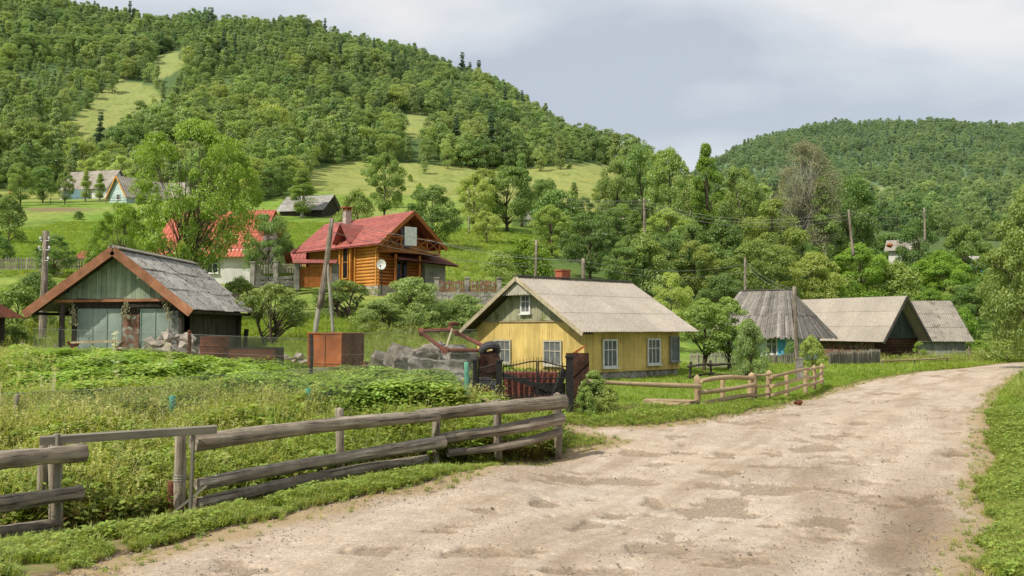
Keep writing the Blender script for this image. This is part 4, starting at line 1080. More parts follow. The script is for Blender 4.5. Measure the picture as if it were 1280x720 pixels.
# ------------------------------------------------------------ yellow house
def yellow_house():
    a = math.atan2(.656, .755)
    r = empty('cottage', (2.78, 34, -.02), a, 'yellow board cottage with pale fibre cement roof and white windows', 'house')
    L, W, ze, za = 5.8, 6.56, 2.3, 4.12
    m = MB(); m.box((L/2, W/2, .12), (L-.1, W-.1, .5)); m.build('foundation', M['concrete'], r)
    m = MB(); m.box((L/2, W/2, 1.2), (L-.04, W-.04, 1.72)); m.build('core_wall', M['mustard'], r)
    # gable (local -x) and street side (local -y)
    m = MB(); boards(m, (-.0, W), (-.0, 0), .28, lambda t: min(2.26, 2.0+5*min(t, 1-t)), .135, (-1,0), .02, .006); m.build('gable_wall', M['yellow'], r)
    m = MB(); boards(m, (0, 0), (L, 0), .28, lambda t: 2.08, .135, (0,-1), .02, .006); boards(m, (L, 0), (L, W), .28, lambda t: 2.08, .2, (1,0)); boards(m, (0, W), (L, W), .28, lambda t: 2.08, .2, (0,1)); m.build('side_wall', M['mustard'], r)
    sl = (za-1.86)/(W/2+.55)
    zr = lambda y: za-.14-abs(y-W/2)*sl
    m = MB(); boards(m, (-.02, W), (-.02, 0), 2.32, lambda t: max(2.33, zr(W*(1-t))), .15, (-1,0), .02, .008); m.poly([(.01, .2, 2.06), (.01, W-.2, 2.06), (.01, W/2, za-.15)]); m.poly([(L, .2, 2.06), (L, W-.2, 2.06), (L, W/2, za-.15)]); m.build('gable_boards', M['gableboard'], r)
    m = MB(); m.beam((-.05, .22, 2.285), (-.05, W-.22, 2.285), .05, .05); m.build('ledge', M['peeled'], r)
    # scalloped apron in the top of the gable
    m = MB(); ya, yb = W/2-.98, W/2+.98; n = 17
    boards(m, (-.5, yb), (-.5, ya), 3.42, lambda t: max(3.43, zr(yb-(yb-ya)*t)+.02), .115, (-1,0), .02, .003, jit=.0)
    for i in range(n):
        y = ya+(yb-ya)*(i+.5)/n; rr = .05
        m.poly([(-.525, y+rr*math.cos(q), 3.42+.06*math.sin(q)) for q in np.linspace(math.pi, 2*math.pi, 8)])
    m.build('scalloped_apron', M['paleboard'], r)
    # roof
    x0, x1 = -.62, L+.62; eo = .55
    dd = Vector((0, -(W/2+eo), 1.86-za)); de = Vector((0, (W/2+eo), 1.86-za))
    m = MB(); corr(m, (x0, W/2, za), (1,0,0), x1-x0, dd, dd.length, 3, .15, .016, 1.12, jit=.003, lap=.014); corr(m, (x0, W/2, za), (1,0,0), x1-x0, de, de.length, 3, .15, .016, 1.12, jit=.003, lap=.014)
    rf = m.build('roof', M['asbestos'], r)
    m = MB(); m.beam((x0, W/2, za+.05), (x1, W/2, za+.05), .22, .05); m.build('ridge_cap', M['roofmetal'], rf)
    m = MB(); m.box((2.3, W/2+.25, za+.12), (.5, .42, .5)); m.box((2.3, W/2+.25, za+.39), (.58, .5, .06)); m.build('chimney', M['brick'], rf)
    for d in (dd, de):
        m = MB(); m.beam(Vector((x0-.02, W/2, za-.07)), Vector((x0-.02, W/2, za-.07))+d, .035, .17); m.build('bargeboard', M['trim'], r)
        m = MB(); m.beam(Vector((x0+.30, W/2, za-.09)), Vector((x0+.30, W/2, za-.09))+d*.99, .58, .03); m.build('soffit', M['darkboard'], r)
    # windows: gable pair, gable top, three on the side
    A = -math.pi/2
    for y in (1.68, 4.75): window(r, (-.05, y, 1.03), A, 1.05, 1.0, 3, (.42,), 'paleboard')
    window(r, (-.06, W/2, 3.02), A, .62, .82, 2, (.36,), 'white', fw=.09)
    window(r, (1.38, -.05, 1.02), 0, .84, 1.12, 3, (.36,)); window(r, (4.05, -.05, 1.05), 0, .82, 1.08, 3, (.36,))
    window(r, (5.42, -.05, 1.14), 0, .6, 1.06, 1, (), 'greyboard', fw=.05)
    m = MB(); m.beam((-.045, -.045, .28), (-.045, -.045, 2.0), .1, .1, up=(1,0,0)); m.build('corner_board', M['yellow'], r)
yellow_house()

# ------------------------------------------------------------ log house on the slope
def log_house():
    Y = 60.5; x = (472-640)/F*Y; s = Y/54.0
    z0 = zfor(358, Y); a = math.atan2(.70, .714)
    r = empty('log_house', (x, Y, z0), a, 'varnished orange log house with red tiled roof and balcony', 'house')
    W, L = 4.4, 9.4; za = zfor(266, Y+1.6)-z0; zedge = zfor(306.5, Y)-z0; ze = za-(za-zedge)/(4.4/2+.75)*(4.4/2)-.12   # x across the gable, y along the ridge
    m = MB()
    # log courses on the eave side (local -x) from y=0 to L
    def logs(y0, y1, x, z0_, z1_, rad, along='y'):
        n = int((z1_-z0_)/(2*rad))
        for i in range(n):
            z = z0_+rad*(2*i+1)
            p = [(x, y0, z), (x, y1, z)] if along == 'y' else [(y0, x, z), (y1, x, z)]
            m.tube(p, rad*1.06, 8)
    logs(-.1, L*.28, 0, 0, ze-.05, .115); logs(L*.45, L, 0.9, 0, ze-.05, .115); m.build('log_wall', M['orangelog'], r, smooth=True)
    m = MB(); m.box((W/2+.1, L/2, ze/2), (W-.3, L-.2, ze-.02)); m.build('core_wall', M['orangelog'], r)
    m = MB(); logs(0, W, 0, 0, ze-.9, .115, 'x'); m.build('gable_wall', M['brownlog'], r, smooth=True)
    # entrance bay with small gablet (towards local -x)
    m = MB()
    for y in (L*.30, L*.44): m.box((-.35, y, ze/2-.1), (.14, .14, ze+.2))
    m.box((.3, L*.37, ze/2-.2), (1.1, L*.13, ze-.3)); m.build('entrance_bay', M['orangelog'], r)
    m = MB(); yb = L*.37
    for sgn in (1, -1):
        m.add([(-.8, yb, ze+1.25), (1.7, yb, ze+1.25), (1.2, yb+sgn*1.0, ze-.15), (-.8, yb+sgn*1.0, ze-.15)], [(0,1,2,3)])
        m.add([(-.8, yb, ze+1.18), (1.7, yb, ze+1.18), (1.2, yb+sgn*1.0, ze-.22), (-.8, yb+sgn*1.0, ze-.22)], [(0,1,2,3)])
    m.build('porch_roof', M['redtile'], r)
    window(r, (-.30, L*.37, ze*.55), -math.pi/2, .7, ze*.72, 1, (.5,), 'orangelog', curtain=False, sill=False)
    for y in (0, L*.27): 
        m = MB(); m.box((-.14, y, ze/2), (.12, .12, ze)); m.build('corner_post', M['orangelog'], r)
    # roof with tile courses
    eo = .75; sl = (za-zedge)/(W/2+eo)
    m = MB()
    for sgn in (-1, 1):
        d = Vector((sgn*(W/2+eo), 0, -sl*(W/2+eo))); n = 13; y0, y1 = -1.25, L+.7
        for k in range(n):
            p0 = Vector((W/2, 0, za+.03))+d*(k/n); p1 = Vector((W/2, 0, za+.03+.035))+d*((k+1)/n); V = []; q = 60
            for i in range(q+1):
                y = y0+(y1-y0)*i/q; wv = .018*math.cos(2*math.pi*y/.36)
                V += [p0+Vector((0, y, wv)), p1+Vector((0, y, wv)), p1+Vector((0, y, wv-.05))]
            m.add(V, [(3*i, 3*i+3, 3*i+4, 3*i+1) for i in range(q)]+[(3*i+1, 3*i+4, 3*i+5, 3*i+2) for i in range(q)])
        m.add([(W/2, y0, za-.06), (W/2, y1, za-.06), tuple(Vector((W/2, y1, za-.06))+d), tuple(Vector((W/2, y0, za-.06))+d)], [(0,1,2,3)])
    rf = m.build('roof', M['redtile'], r)
    m = MB(); m.box((W/2-.6, L*.66, za+.0), (.5, .42, 1.3)); m.build('chimney', M['stone'], rf)
    m = MB(); m.box((W/2-.6, L*.66, za+.9), (.75, .62, .09)); [m.box((W/2-.6+i*.2, L*.66+j*.15, za+.75), (.1,.1,.22)) for i in (-1,1) for j in (-1,1)]; m.build('chimney_cap', M['brick'], rf)
    for sgn in (-1, 1):
        d = Vector((sgn*(W/2+eo), 0, -sl*(W/2+eo)))
        m = MB(); m.beam(Vector((W/2, -1.25, za-.1)), Vector((W/2, -1.25, za-.1))+d, .05, .26); m.build('bargeboard', M['brownlog'], r)
    m = MB(); m.poly([(0.05, .02, ze-.3), (W-.05, .02, ze-.3), (W/2, .02, za-.15)]); m.poly([(0.05, L, 0), (W, L, 0), (W, L, ze), (W/2, L, za-.15), (.05, L, ze)]); m.build('gable_boards', M['brownlog'], r)
    # balcony
    zb = ze-.95
    m = MB(); m.box((W/2, -.62, zb), (W+.3, 1.25, .16)); bal = m.build('balcony', M['brownlog'], r)
    m = MB()
    for xx in np.linspace(-.1, W+.1, 5): m.box((xx, -1.2, zb+.55), (.1, .1, 1.1))
    for zz in (.18, .98): m.beam((-.1, -1.2, zb+zz), (W+.1, -1.2, zb+zz), .06, .08); m.beam((-.1, -1.2, zb+zz), (-.1, 0, zb+zz), .06, .08)
    xs = np.linspace(-.1, W+.1, 5)
    for i in range(4): m.beam((xs[i], -1.2, zb+.2), (xs[i+1], -1.2, zb+.95), .04, .05); m.beam((xs[i], -1.2, zb+.95), (xs[i+1], -1.2, zb+.2), .04, .05)
    m.build('railing', M['brownlog'], bal)
    window(r, (W/2+.1, .0, ze+.15), 0, .9, 1.6, 2, (), 'brownlog', sill=False)
    m = MB(); m.box((W*.42, -1.27, zb+1.1), (1.05, .02, 1.3)); b = m.build('hanging_cloth', M['white'], loc=r.location); b.rotation_euler = r.rotation_euler
    tag(b, 'white cloth hung over the log house balcony rail', 'cloth')
    # ground floor: door glass, lean-to roof, stone part
    window(r, (W*.42, -.16, ze*.36), 0, 1.2, 1.7, 2, (), 'brownlog', curtain=False, sill=False)
    m = MB(); m.add([(W*.2, -.1, zb-.05), (W+1.4, 1.2, zb+.35), (W+2.1, -1.2, zb-.75), (W*.2-.2, -1.5, zb-.55)], [(0,1,2,3)]); m.add([(W*.2, -.1, zb-.15), (W+1.4, 1.2, zb+.25), (W+2.1, -1.2, zb-.85), (W*.2-.2, -1.5, zb-.65)], [(0,1,2,3)]); m.build('porch_roof', M['rustdark'], r)
    m = MB(); m.box((W+.3, .4, .5), (1.9, 1.8, zb+.4)); m.build('stone_wall', M['stonewall'], r)
    m = MB(); m.box((W/2-.2, .2, -.55), (W+.7, 1.9, 1.15)); m.box((.3, L/2, -.5), (.9, L, 1.0)); m.build('stone_base', M['stone'], r)
    for x_ in (W*.15, W*.62): 
        m = MB(); m.box((x_, -1.15, zb/2-.1), (.13, .13, zb-.2)); m.build('porch_post', M['brownlog'], r)
    # dish
    px = empty('satellite_dish', at(476.5, 352, Y-1.6), 0, 'white satellite dish on a short mast by the log house corner', 'satellite dish')
    m = MB(); V = [(0, .1, 1.2)]; n = 20
    for q in (0.5, 1):
        for i in range(n): V.append((.31*q*math.cos(6.2832*i/n), -.02-.08*q*q+.1, 1.15+.35*q*math.sin(6.2832*i/n)))
    m.add(V, [(0, 1+i, 1+(i+1) % n) for i in range(n)]+[(1+i, n+1+i, n+1+(i+1) % n, 1+(i+1) % n) for i in range(n)]); m.build('dish', M['white'], px, smooth=True)
    m = MB(); m.tube([(0, .15, -.9), (0, .15, 1.1)], .035); m.tube([(0, 0, .62), (0, -.45, 1.0)], .015); m.box((0, -.46, 1.03), (.08, .12, .08)); m.build('mast', M['iron'], px)
log_house()

# ------------------------------------------------------------ simple houses further off
def simple_house(px0, px1, Y, zb, ze, za, depth, ang, wallm, roofm, label, axis='x', over=.5, wave=.3, windows=(), name='house', gable=None, rows=3, amp=.03):
    """px0..px1 = visible span of the front wall at depth Y; ang turns it"""
    x0, x1 = (px0-640)/F*Y, (px1-640)/F*Y; w = x1-x0
    r = empty(name, (x0, Y, zb), ang, label, 'house'); H0 = ze-zb; H1 = za-zb
    m = MB(); pent(m, 0, w, 0, depth, -.8, H0, H1-.12, axis); m.build('wall', M[wallm], r)
    m = MB()
    if axis == 'x':
        for s_ in (-1, 1):
            d = Vector((0, s_*(depth/2+over), -(H1-H0)*(1+over/(depth/2)))); corr(m, (-over, depth/2, H1), (1,0,0), w+2*over, d, d.length, rows, wave, amp, 1.2)
    else:
        for s_ in (-1, 1):
            d = Vector((s_*(w/2+over), 0, -(H1-H0)*(1+over/(w/2)))); corr(m, (w/2, -over, H1), (0,1,0), depth+2*over, d, d.length, rows, wave, amp, 1.2)
            b = MB(); b.beam(Vector((w/2, -over-.03, H1-.12)), Vector((w/2, -over-.03, H1-.12))+d, .05, .25); b.build('bargeboard', M[gable or 'trim'], r)
    m.build('roof', M[roofm], r)
    for (u, z, ww, hh, side) in windows:
        c = (u*w, -.06, z) if side == 'f' else (-.06, u*depth, z)
        window(r, c, 0 if side == 'f' else -math.pi/2, ww, hh, 2, (.35,), curtain=False)
    return r
# red tiled white house behind the bright tree
Y = 64; r = simple_house(196, 318, Y, zfor(350, Y), zfor(314, Y), zfor(264, Y+3), 6.5, -.12, 'whitewash', 'redtile2', 'white house with orange red tiled roof behind the bright tree', wave=.3, windows=((.04, 1.5, .8, 1.1, 's'), (.25, 1.0, .9, 1.1, 'f'), (.6, 1.0, .9, 1.1, 'f')), rows=6)
window(r, (-.06, 2.2, 2.2), -math.pi/2, .8, 1.2, 2, (.35,)); 
m = MB(); m.box((3.2, 3.3, zfor(262, Y+3)-zfor(350, Y)+.1), (.5, .5, 1.0)); m.build('chimney', M['brick'], r)
Y = 72; simple_house(330, 392, Y, zfor(345, Y), zfor(331, Y), zfor(308, Y), 4, 0, 'stonewall', 'redtile', 'low outbuilding with faded red roof left of the log house', rows=4)
Y = 74; simple_house(100, 122, Y, zfor(330, Y), zfor(322, Y), zfor(312, Y), 2, 0, 'brownlog', 'redtile2', 'tiny red roofed well house above the shed roof', rows=2)
Y = 172; simple_house(72, 140, Y, zfor(251, Y), zfor(235, Y), zfor(215, Y+3), 6.5, -.25, 'whitewash', 'asbestosgrey', 'long cottage with blue wooden wall on the left hillside', wave=.5, rows=2)
m = MB(); m.box((0,0,0), (5.6, .2, 2.2)); b = m.build('shed', M['bluewood'], loc=at(96, 244, 170.6)); tag(b, 'blue grey board lean-to at the hillside cottage wall', 'shed')
b.rotation_euler = (0, 0, -.25)
Y = 160; simple_house(134, 168, Y, zfor(256, Y), zfor(244, Y), zfor(221, Y), 13, -.55, 'paleblue', 'asbestosgrey', 'hillside cottage with pale gable edged in ochre', axis='y', gable='ochre', wave=.5, rows=2, windows=((.55, 1.2, 1.0, 1.0, 'f'),))
Y = 166; simple_house(185, 250, Y, zfor(254, Y), zfor(246, Y), zfor(226, Y), 6, -.2, 'whitewash', 'asbestosgrey', 'long grey roofed house partly hidden by the bright tree', wave=.5, rows=2)
Y = 130; simple_house(348, 408, Y, zfor(277, Y), zfor(262, Y), zfor(246, Y+2.5), 5.5, -.3, 'darkboard', 'slate', 'grey weathered barn on the meadow above the log house', wave=.4, rows=2)
Y = 118; simple_house(764, 792, Y, zfor(284, Y), zfor(272, Y), zfor(262, Y), 4, .2, 'whitewash', 'asbestosgrey', 'small white house hidden in trees left of the tall pole', rows=2)
Y = 142; simple_house(892, 914, Y, zfor(318, Y), zfor(304, Y), zfor(294, Y), 4, .1, 'whitewash', 'slate', 'whitish house glimpsed under the tall bright tree', rows=2, windows=((.3, .9, .7, .8, 'f'),))
Y = 134; simple_house(653, 670, Y, zfor(285, Y), zfor(272, Y), zfor(262, Y), 3, 0, 'whitewash', 'slate', 'tiny white shed among trees above the shaded lawn', rows=2)
Y = 118; simple_house(1112, 1140, Y, zfor(324, Y), zfor(312, Y), zfor(298, Y), 6, -.5, 'whitewash', 'asbestosgrey', 'small house with curved grey roof on the right slope', axis='x', rows=2)
Y = 128; simple_house(1222, 1244, Y, zfor(334, Y), zfor(326, Y), zfor(319, Y), 3, 0, 'blue', 'slate', 'tiny blue house high among the right trees', rows=2)

# ------------------------------------------------------------ hut with slatted roof, barn, small house
def hut():
    Y = 57.0; d2 = (.66, .75)
    loc, a = frame(990, 0, Y, -.35, d2)
    r = empty('hut', loc, a, 'white and blue hut under a steep roof of weathered wooden slats', 'house')
    W, L, ze, za = 6.2, 5.6, 1.85, zfor(363, Y+3)+.35; e = 1.5; o = .5
    m = MB(); m.box((W/2, L/2, 1.0), (W-1.0, L-1.0, 2.1)); m.build('wall', M['paleblue'], r)
    m = MB(); m.box((.44, .95, 1.1), (.1, .5, 1.3)); m.build('shutter', M['blue'], r)
    window(r, (.42, 1.6, 1.15), -math.pi/2, .8, 1.1, 2, (.35,))
    # roof planes as ridge lines and eave lines; slats laid side by side down the slope
    A, B = Vector((W/2, e, za)), Vector((W/2, L-e*.3, za))
    c = [Vector((-o*.6, -o*.6, ze-.1)), Vector((W+o*.6, -o*.6, ze-.1)), Vector((W+o*.6, L+o*.6, ze-.1)), Vector((-o*.6, L+o*.6, ze-.1))]
    m = MB()
    def slats(t0, t1, b0, b1, n):
        N = (b1-b0).cross(t0-b0).normalized()
        if N.z < 0: N = -N
        m.add([t0-N*.03, t1-N*.03, b1-N*.03, b0-N*.03] if (t0-t1).length > .01 else [t0-N*.03, b1-N*.03, b0-N*.03], [tuple(range(4 if (t0-t1).length > .01 else 3))], .1)
        for i in range(n):
            u = (i+.5)/n+random.uniform(-.004, .004)
            for (p, q) in ((0, .55), (.5, 1.03)):
                tt = t0.lerp(t1, u+random.uniform(-.006, .006)); bb = b0.lerp(b1, u+random.uniform(-.006, .006))
                s0 = tt.lerp(bb, p); s1 = tt.lerp(bb, q+random.uniform(-.02, .03))
                wd = (b1-b0).length/n*(.95+.25*random.random())*(.55+.45*q if (t0-t1).length < 1 else 1)
                ex = (b1-b0).normalized(); lf = .02+random.uniform(0, .04)+(.02 if p == 0 else 0)
                V = []
                for k in (0, .025):
                    for s_, w2 in ((s0, wd*(.75)), (s1, wd)):
                        V += [s_-ex*w2/2+N*(lf+k), s_+ex*w2/2+N*(lf+k)]
                m.add(V, [(0,1,3,2),(4,6,7,5),(2,3,7,6),(0,2,6,4),(1,5,7,3)])
    slats(A, B, c[0], c[3], 40); slats(A, A+Vector((.02,0,0)), c[0], c[1], 40); slats(A, B, c[1], c[2], 30); slats(B, B+Vector((.02,0,0)), c[3], c[2], 20)
    rf = m.build('roof', M['shingle'], r)
    m = MB(); m.beam(A+Vector((0,-.1,.08)), B+Vector((0,.2,.12)), .3, .06); m.build('ridge_cap', M['roofmetal'], rf)
hut()
def barn():
    Y = 62; loc, a = frame(1098, 0, Y, -.62, (.88, .47))
    r = empty('barn', loc, a, 'long barn with dark green gable boards and dark log base', 'barn')
    W, L = 4.5, 9.0; ze = 2.0; za = zfor(370, Y+1.1)+.62; ov = .6
    m = MB(); pent(m, .35, W-.25, .45, L, 0, ze-.05, za-.3, 'y'); m.build('wall', M['darkboard'], r)
    m = MB(); z = .0
    while z < ze-.15: m.tube([(.1, .38, z+.1), (W-.05, .38, z+.1)], .11, 8); z += .2
    m.build('log_base', M['darklog'], r, smooth=True)
    m = MB(); zr = lambda x: za-.2-abs(x-W/2)*(za-ze+.45)/(W/2+.3)
    boards(m, (-.1, .30), (W+.1, .30), ze-.1, lambda t: max(ze-.09, zr(-.1+(W+.2)*t)), .18, (0,-1)); m.build('gable_boards', M['blackgreen'], r)
    m = MB(); boards(m, (W/2-.55, .0), (W/2+.55, .0), za-.95, lambda t: za-.15-abs(t-.5)*1.1, .13, (0,-1)); m.build('gable_apron', M['greyboard'], r)
    m = MB(); boards(m, (.25, L*.8), (.25, .5), 0, lambda t: ze-.1, .2, (-1,0)); m.build('side_boards', M['brownboard'], r)
    m = MB()
    for s_ in (-1, 1):
        d = Vector((s_*(W/2+.3), 0, ze-.35-za)); corr(m, (W/2, -ov, za), (0,1,0), L+ov+.4, d, d.length, 3, .18, .02, 1.1, jit=.006, lap=.018)
        b = MB(); b.beam(Vector((W/2, -ov-.03, za-.1)), Vector((W/2, -ov-.03, za-.1))+d, .04, .2); b.build('bargeboard', M['roofmetal'], r)
    m.build('roof', M['asbestos'], r)
barn()
Y = 72; r = simple_house(1138, 1206, Y, -.8, 1.3, zfor(376, Y+3.2), 6.4, 0, 'greyboard', 'asbestosgrey', 'small house with grey plank wall and cement sheet roof beside the barn', wave=.2, over=.45)
m = MB(); boards(m, (0, 0), (4.45, 0), -.1, lambda t: 2.1, .17, (0,-1)); m.build('plank_cladding', M['greyboard'], r)

# ------------------------------------------------------------ walls with pickets
def picket_wall(p0, p1, zb0, zb1, hw, hp, label, wm='stonewall', pm='greyplank', step=.17, pil=3, name='picket_wall', base=True):
    r = empty(name, (p0[0], p0[1], zb0), 0, label, 'fence'); d = Vector((p1[0]-p0[0], p1[1]-p0[1], zb1-zb0)); L = d.length; u = d/L
    if base:
        m = MB(); k = max(2, int(L/.5))
        for row in range(max(1, int(hw/.25))):
            for i in range(k):
                c = u*((i+.5+.3*(row % 2))*L/k); m.box((c.x, c.y, c.z+.12+row*.25), (L/k*.98, .4, .24), Matrix.Rotation(math.atan2(u.y, u.x), 3, 'Z'), jit=.03)
        m.build('stone_wall', M[wm], r)
    if pil:
        for i in range(pil):
            c = u*(L*i/(pil-1)); m = MB(); m.box((c.x, c.y-.05, c.z+(hw+hp)/2+.05), (.3, .3, hw+hp+.1)); m.box((c.x, c.y-.05, c.z+hw+hp+.12), (.4, .4, .08)); m.build('pillar', M['concrete'], r)
    m = MB()
    n = int(L/step)
    for i in range(n):
        c = u*((i+.5)*step); h = hp*random.uniform(.9, 1.05); tw = random.gauss(0, .02)
        m.add([(c.x-.055, c.y-.03, c.z+hw), (c.x+.055, c.y-.03, c.z+hw), (c.x+.05+tw, c.y-.03, c.z+hw+h-.06), (c.x+tw, c.y-.03, c.z+hw+h), (c.x-.05+tw, c.y-.03, c.z+hw+h-.06)], [(0,1,2,3,4)])
    for zz in (.2, .75):
        a, b = Vector((0, .02, hw+hp*zz)), d+Vector((0, .02, hw+hp*zz)); m.beam(a, b, .05, .08)
    m.build('pickets', M[pm], r)
    return r
def pw(pxa, Ya, pxb, Yb, pyb_a, pyb_b, hw, hp, label, **k):
    a, b = at(pxa, pyb_a, Ya), at(pxb, pyb_b, Yb); return picket_wall((a.x, a.y), (b.x, b.y), a.z, b.z, hw, hp, label, **k)
pw(316, 60, 374, 61, 360, 358, .95, .7, 'grey stone wall topped with pickets left of the covered gate')
pw(-20, 62, 125, 63, 350, 348, .7, .9, 'picket fence with white pillars above the left garden')
pw(546, 58, 624, 55, 379, 381, .75, .8, 'stone wall with weathered pickets right of the log house', pm='brownboard')
def tile_gate():
    p = at(374, 360, 60); r = empty('covered_gate', (p.x, p.y, p.z), .1, 'brown wooden gate under a small red tiled roof', 'gate')
    m = MB(); m.box((-.15, 0, .85), (.35, .5, 2.0)); m.box((2.4, .1, .85), (.5, .5, 1.7)); m.build('pillar', M['stonewall'], r)
    m = MB(); boards(m, (.05, 0), (2.1, 0), .05, lambda t: 1.45, .16, (0,-1)); m.build('door_leaf', M['brownlog'], r)
    m = MB(); corr(m, (-.4, .1, 1.95), (1,0,0), 2.9, (0,-.55,-.28), .65, 1, .16, .02); corr(m, (-.4, .1, 1.95), (1,0,0), 2.9, (0,.55,-.28), .65, 1, .16, .02); m.build('roof', M['redtile'], r)
tile_gate()
pw(862, 43, 930, 44, 468, 466, 0, 1.15, 'pale picket fence behind the two young trees', base=False, pil=0, name='picket_fence', pm='paleboard', step=.16)
pw(960, 49, 1004, 50, 460, 458, 0, .8, 'weathered picket fence before the blue and white hut', base=False, pil=0, name='picket_fence', step=.15)
pw(1036, 52, 1100, 56, 459, 455, 0, .95, 'grey picket fence in front of the barn', base=False, pil=0, name='picket_fence', step=.13)
def rails(name, posts, hs, zr, label, pr=.06, rr=.05, pm='oldlog', rm='oldlog', ext=.2):
    """rail fence through world points posts (x,y); hs post height; zr rail heights"""
    r = empty(name, (posts[0][0], posts[0][1], Hs(*posts[0])), 0, label, 'fence'); o = r.location
    P = [Vector((x, y, Hs(x, y))) for x, y in posts]
    for p in P: log_obj('post', p-o-Vector((0,0,.2)), p-o+Vector((random.gauss(0,.02),random.gauss(0,.02),hs)), pr, pr*.9, M[pm], r, pts_cut=.05)
    for i in range(len(P)-1):
        d = (P[i+1]-P[i]).normalized()*ext
        for z in zr:
            log_obj('rail', P[i]-o-d+Vector((0,-pr-rr*.6,z+random.gauss(0,.02))), P[i+1]-o+d+Vector((0,-pr-rr*.6,z+random.gauss(0,.02))), rr, rr*.85, M[rm], r)
    return r
def X(px, Y): return ((px-640)/F*Y, Y)
rails('rail_fence', [X(862, 36), X(888, 37), X(930, 38)], .75, (.2, .58), 'dark rail fence in the shade of the two young trees', rm='darkboard', pm='darkboard')
rails('rail_fence', [X(1102, 50), X(1142, 51), X(1182, 52)], .5, (.2, .5), 'low pale rail fence on the grass before the barn', rm='newlog')
rails('rail_fence', [X(1190, 62), X(1208, 63), X(1226, 64)], .9, (.3, .7), 'grey rail fence at the bend of the road')
rails('rail_fence', [X(28, 29), X(70, 29), X(90, 29)], .75, (.55,), 'short weathered rail left of the shed post')
rails('rail_fence', [X(-10, 150), X(60, 152), X(130, 156), X(200, 158)], 1.2, (.5, 1.0), 'thin rail fence along the top of the left meadow', ext=.1)

# ------------------------------------------------------------ log fences at the road
def near_fence():
    # left section
    r = empty('log_fence', at(65, 655, 9.9), 0, 'weathered log fence section at the left edge with three thick rails', 'fence'); o = r.location.copy()
    def lg(nm, a, b, r0, r1, m='oldlog', **k): log_obj(nm, a-o, b-o, r0, r1, M[m], r, **k)
    A = at(60, 655, 10.0)
    lg('post', at(70, 676, 10.02), at(70, 545, 10.02), .075, .07, pts_cut=.02); lg('post', at(55, 676, 10.15), at(56, 548, 10.15), .06, .055)
    lg('rail', at(-60, 583, 9.1), at(107, 564, 9.98), .098, .10, bend=.01, segs=12); lg('rail', at(-60, 640, 9.1), at(103, 616, 9.95), .09, .085, segs=12); lg('rail', at(-60, 676, 9.1), at(70, 657, 9.95), .075, .08, segs=12)
    plank = plank_obj('batten', at(72, 655, 9.84)-o, at(72, 543, 9.84)-o, .055, .03, M['greyplank'], r)
    # gap pole: thin plank over the gap
    p = plank_obj('plank', at(50, 551, 9.8), at(271, 536.5, 10.5), .065, .09, M['greyplank'], None, roll=.2); tag(p, 'thin grey bar laid across the gap of the log fence', 'plank')
    # right section
    r = empty('log_fence', at(225, 636, 10.6), 0, 'long weathered log fence with three heavy rails along the road', 'fence'); o = r.location.copy()
    lg('post', at(225, 650, 10.65), at(225, 541, 10.65), .072, .068)
    lg('post', at(425, 618, 12.9), at(425, 512, 12.9), .07, .062, pts_cut=.03); lg('post', at(546, 596, 14.3), at(546, 520, 14.3), .07, .06); lg('post', at(622, 584, 14.95), at(622, 500, 14.95), .075, .07); lg('post', at(697, 572, 15.5), at(697, 493, 15.5), .08, .075, pts_cut=.03)
    lg('rail', at(243, 554, 10.55), at(547, 521, 14.0), .105, .088, segs=14, n=12); lg('rail', at(520, 521, 13.9), at(706, 502, 15.2), .095, .125, segs=12, n=12)
    lg('rail', at(247, 607, 10.5), at(553, 552, 14.0), .075, .10, segs=14, bend=.012); lg('rail', at(548, 549, 14.1), at(704, 523, 15.2), .085, .105, segs=12, bend=.02)
    lg('rail', at(246, 632, 10.5), at(533, 574, 13.9), .085, .07, segs=14, bend=.015); lg('rail', at(560, 566, 14.2), at(700, 541, 15.3), .06, .08, segs=12, bend=.02)
    plank_obj('batten', at(238, 637, 10.42)-o, at(242, 539, 10.42)-o, .055, .028, M['greyplank'], r)
    plank_obj('batten', at(216, 641, 10.40)-o, at(258, 607, 10.45)-o, .05, .028, M['greyplank'], r)
    m = MB()
    for q in (0, .03, .06):
        c = at(225, 600, 10.65)-o; m.tube([c+Vector((.078*math.cos(t), .078*math.sin(t), q)) for t in np.linspace(0, 6.28, 13)], .006, 5, cap=False)
    m.build('binding_wire', M['wire'], r)
    s = log_obj('post_stub', at(215, 648, 10.7), at(215, 602, 10.7), .055, .05, M['redrust'], None, pts_cut=.01); tag(s, 'short rusty red stub beside the log fence post', 'post')
near_fence()
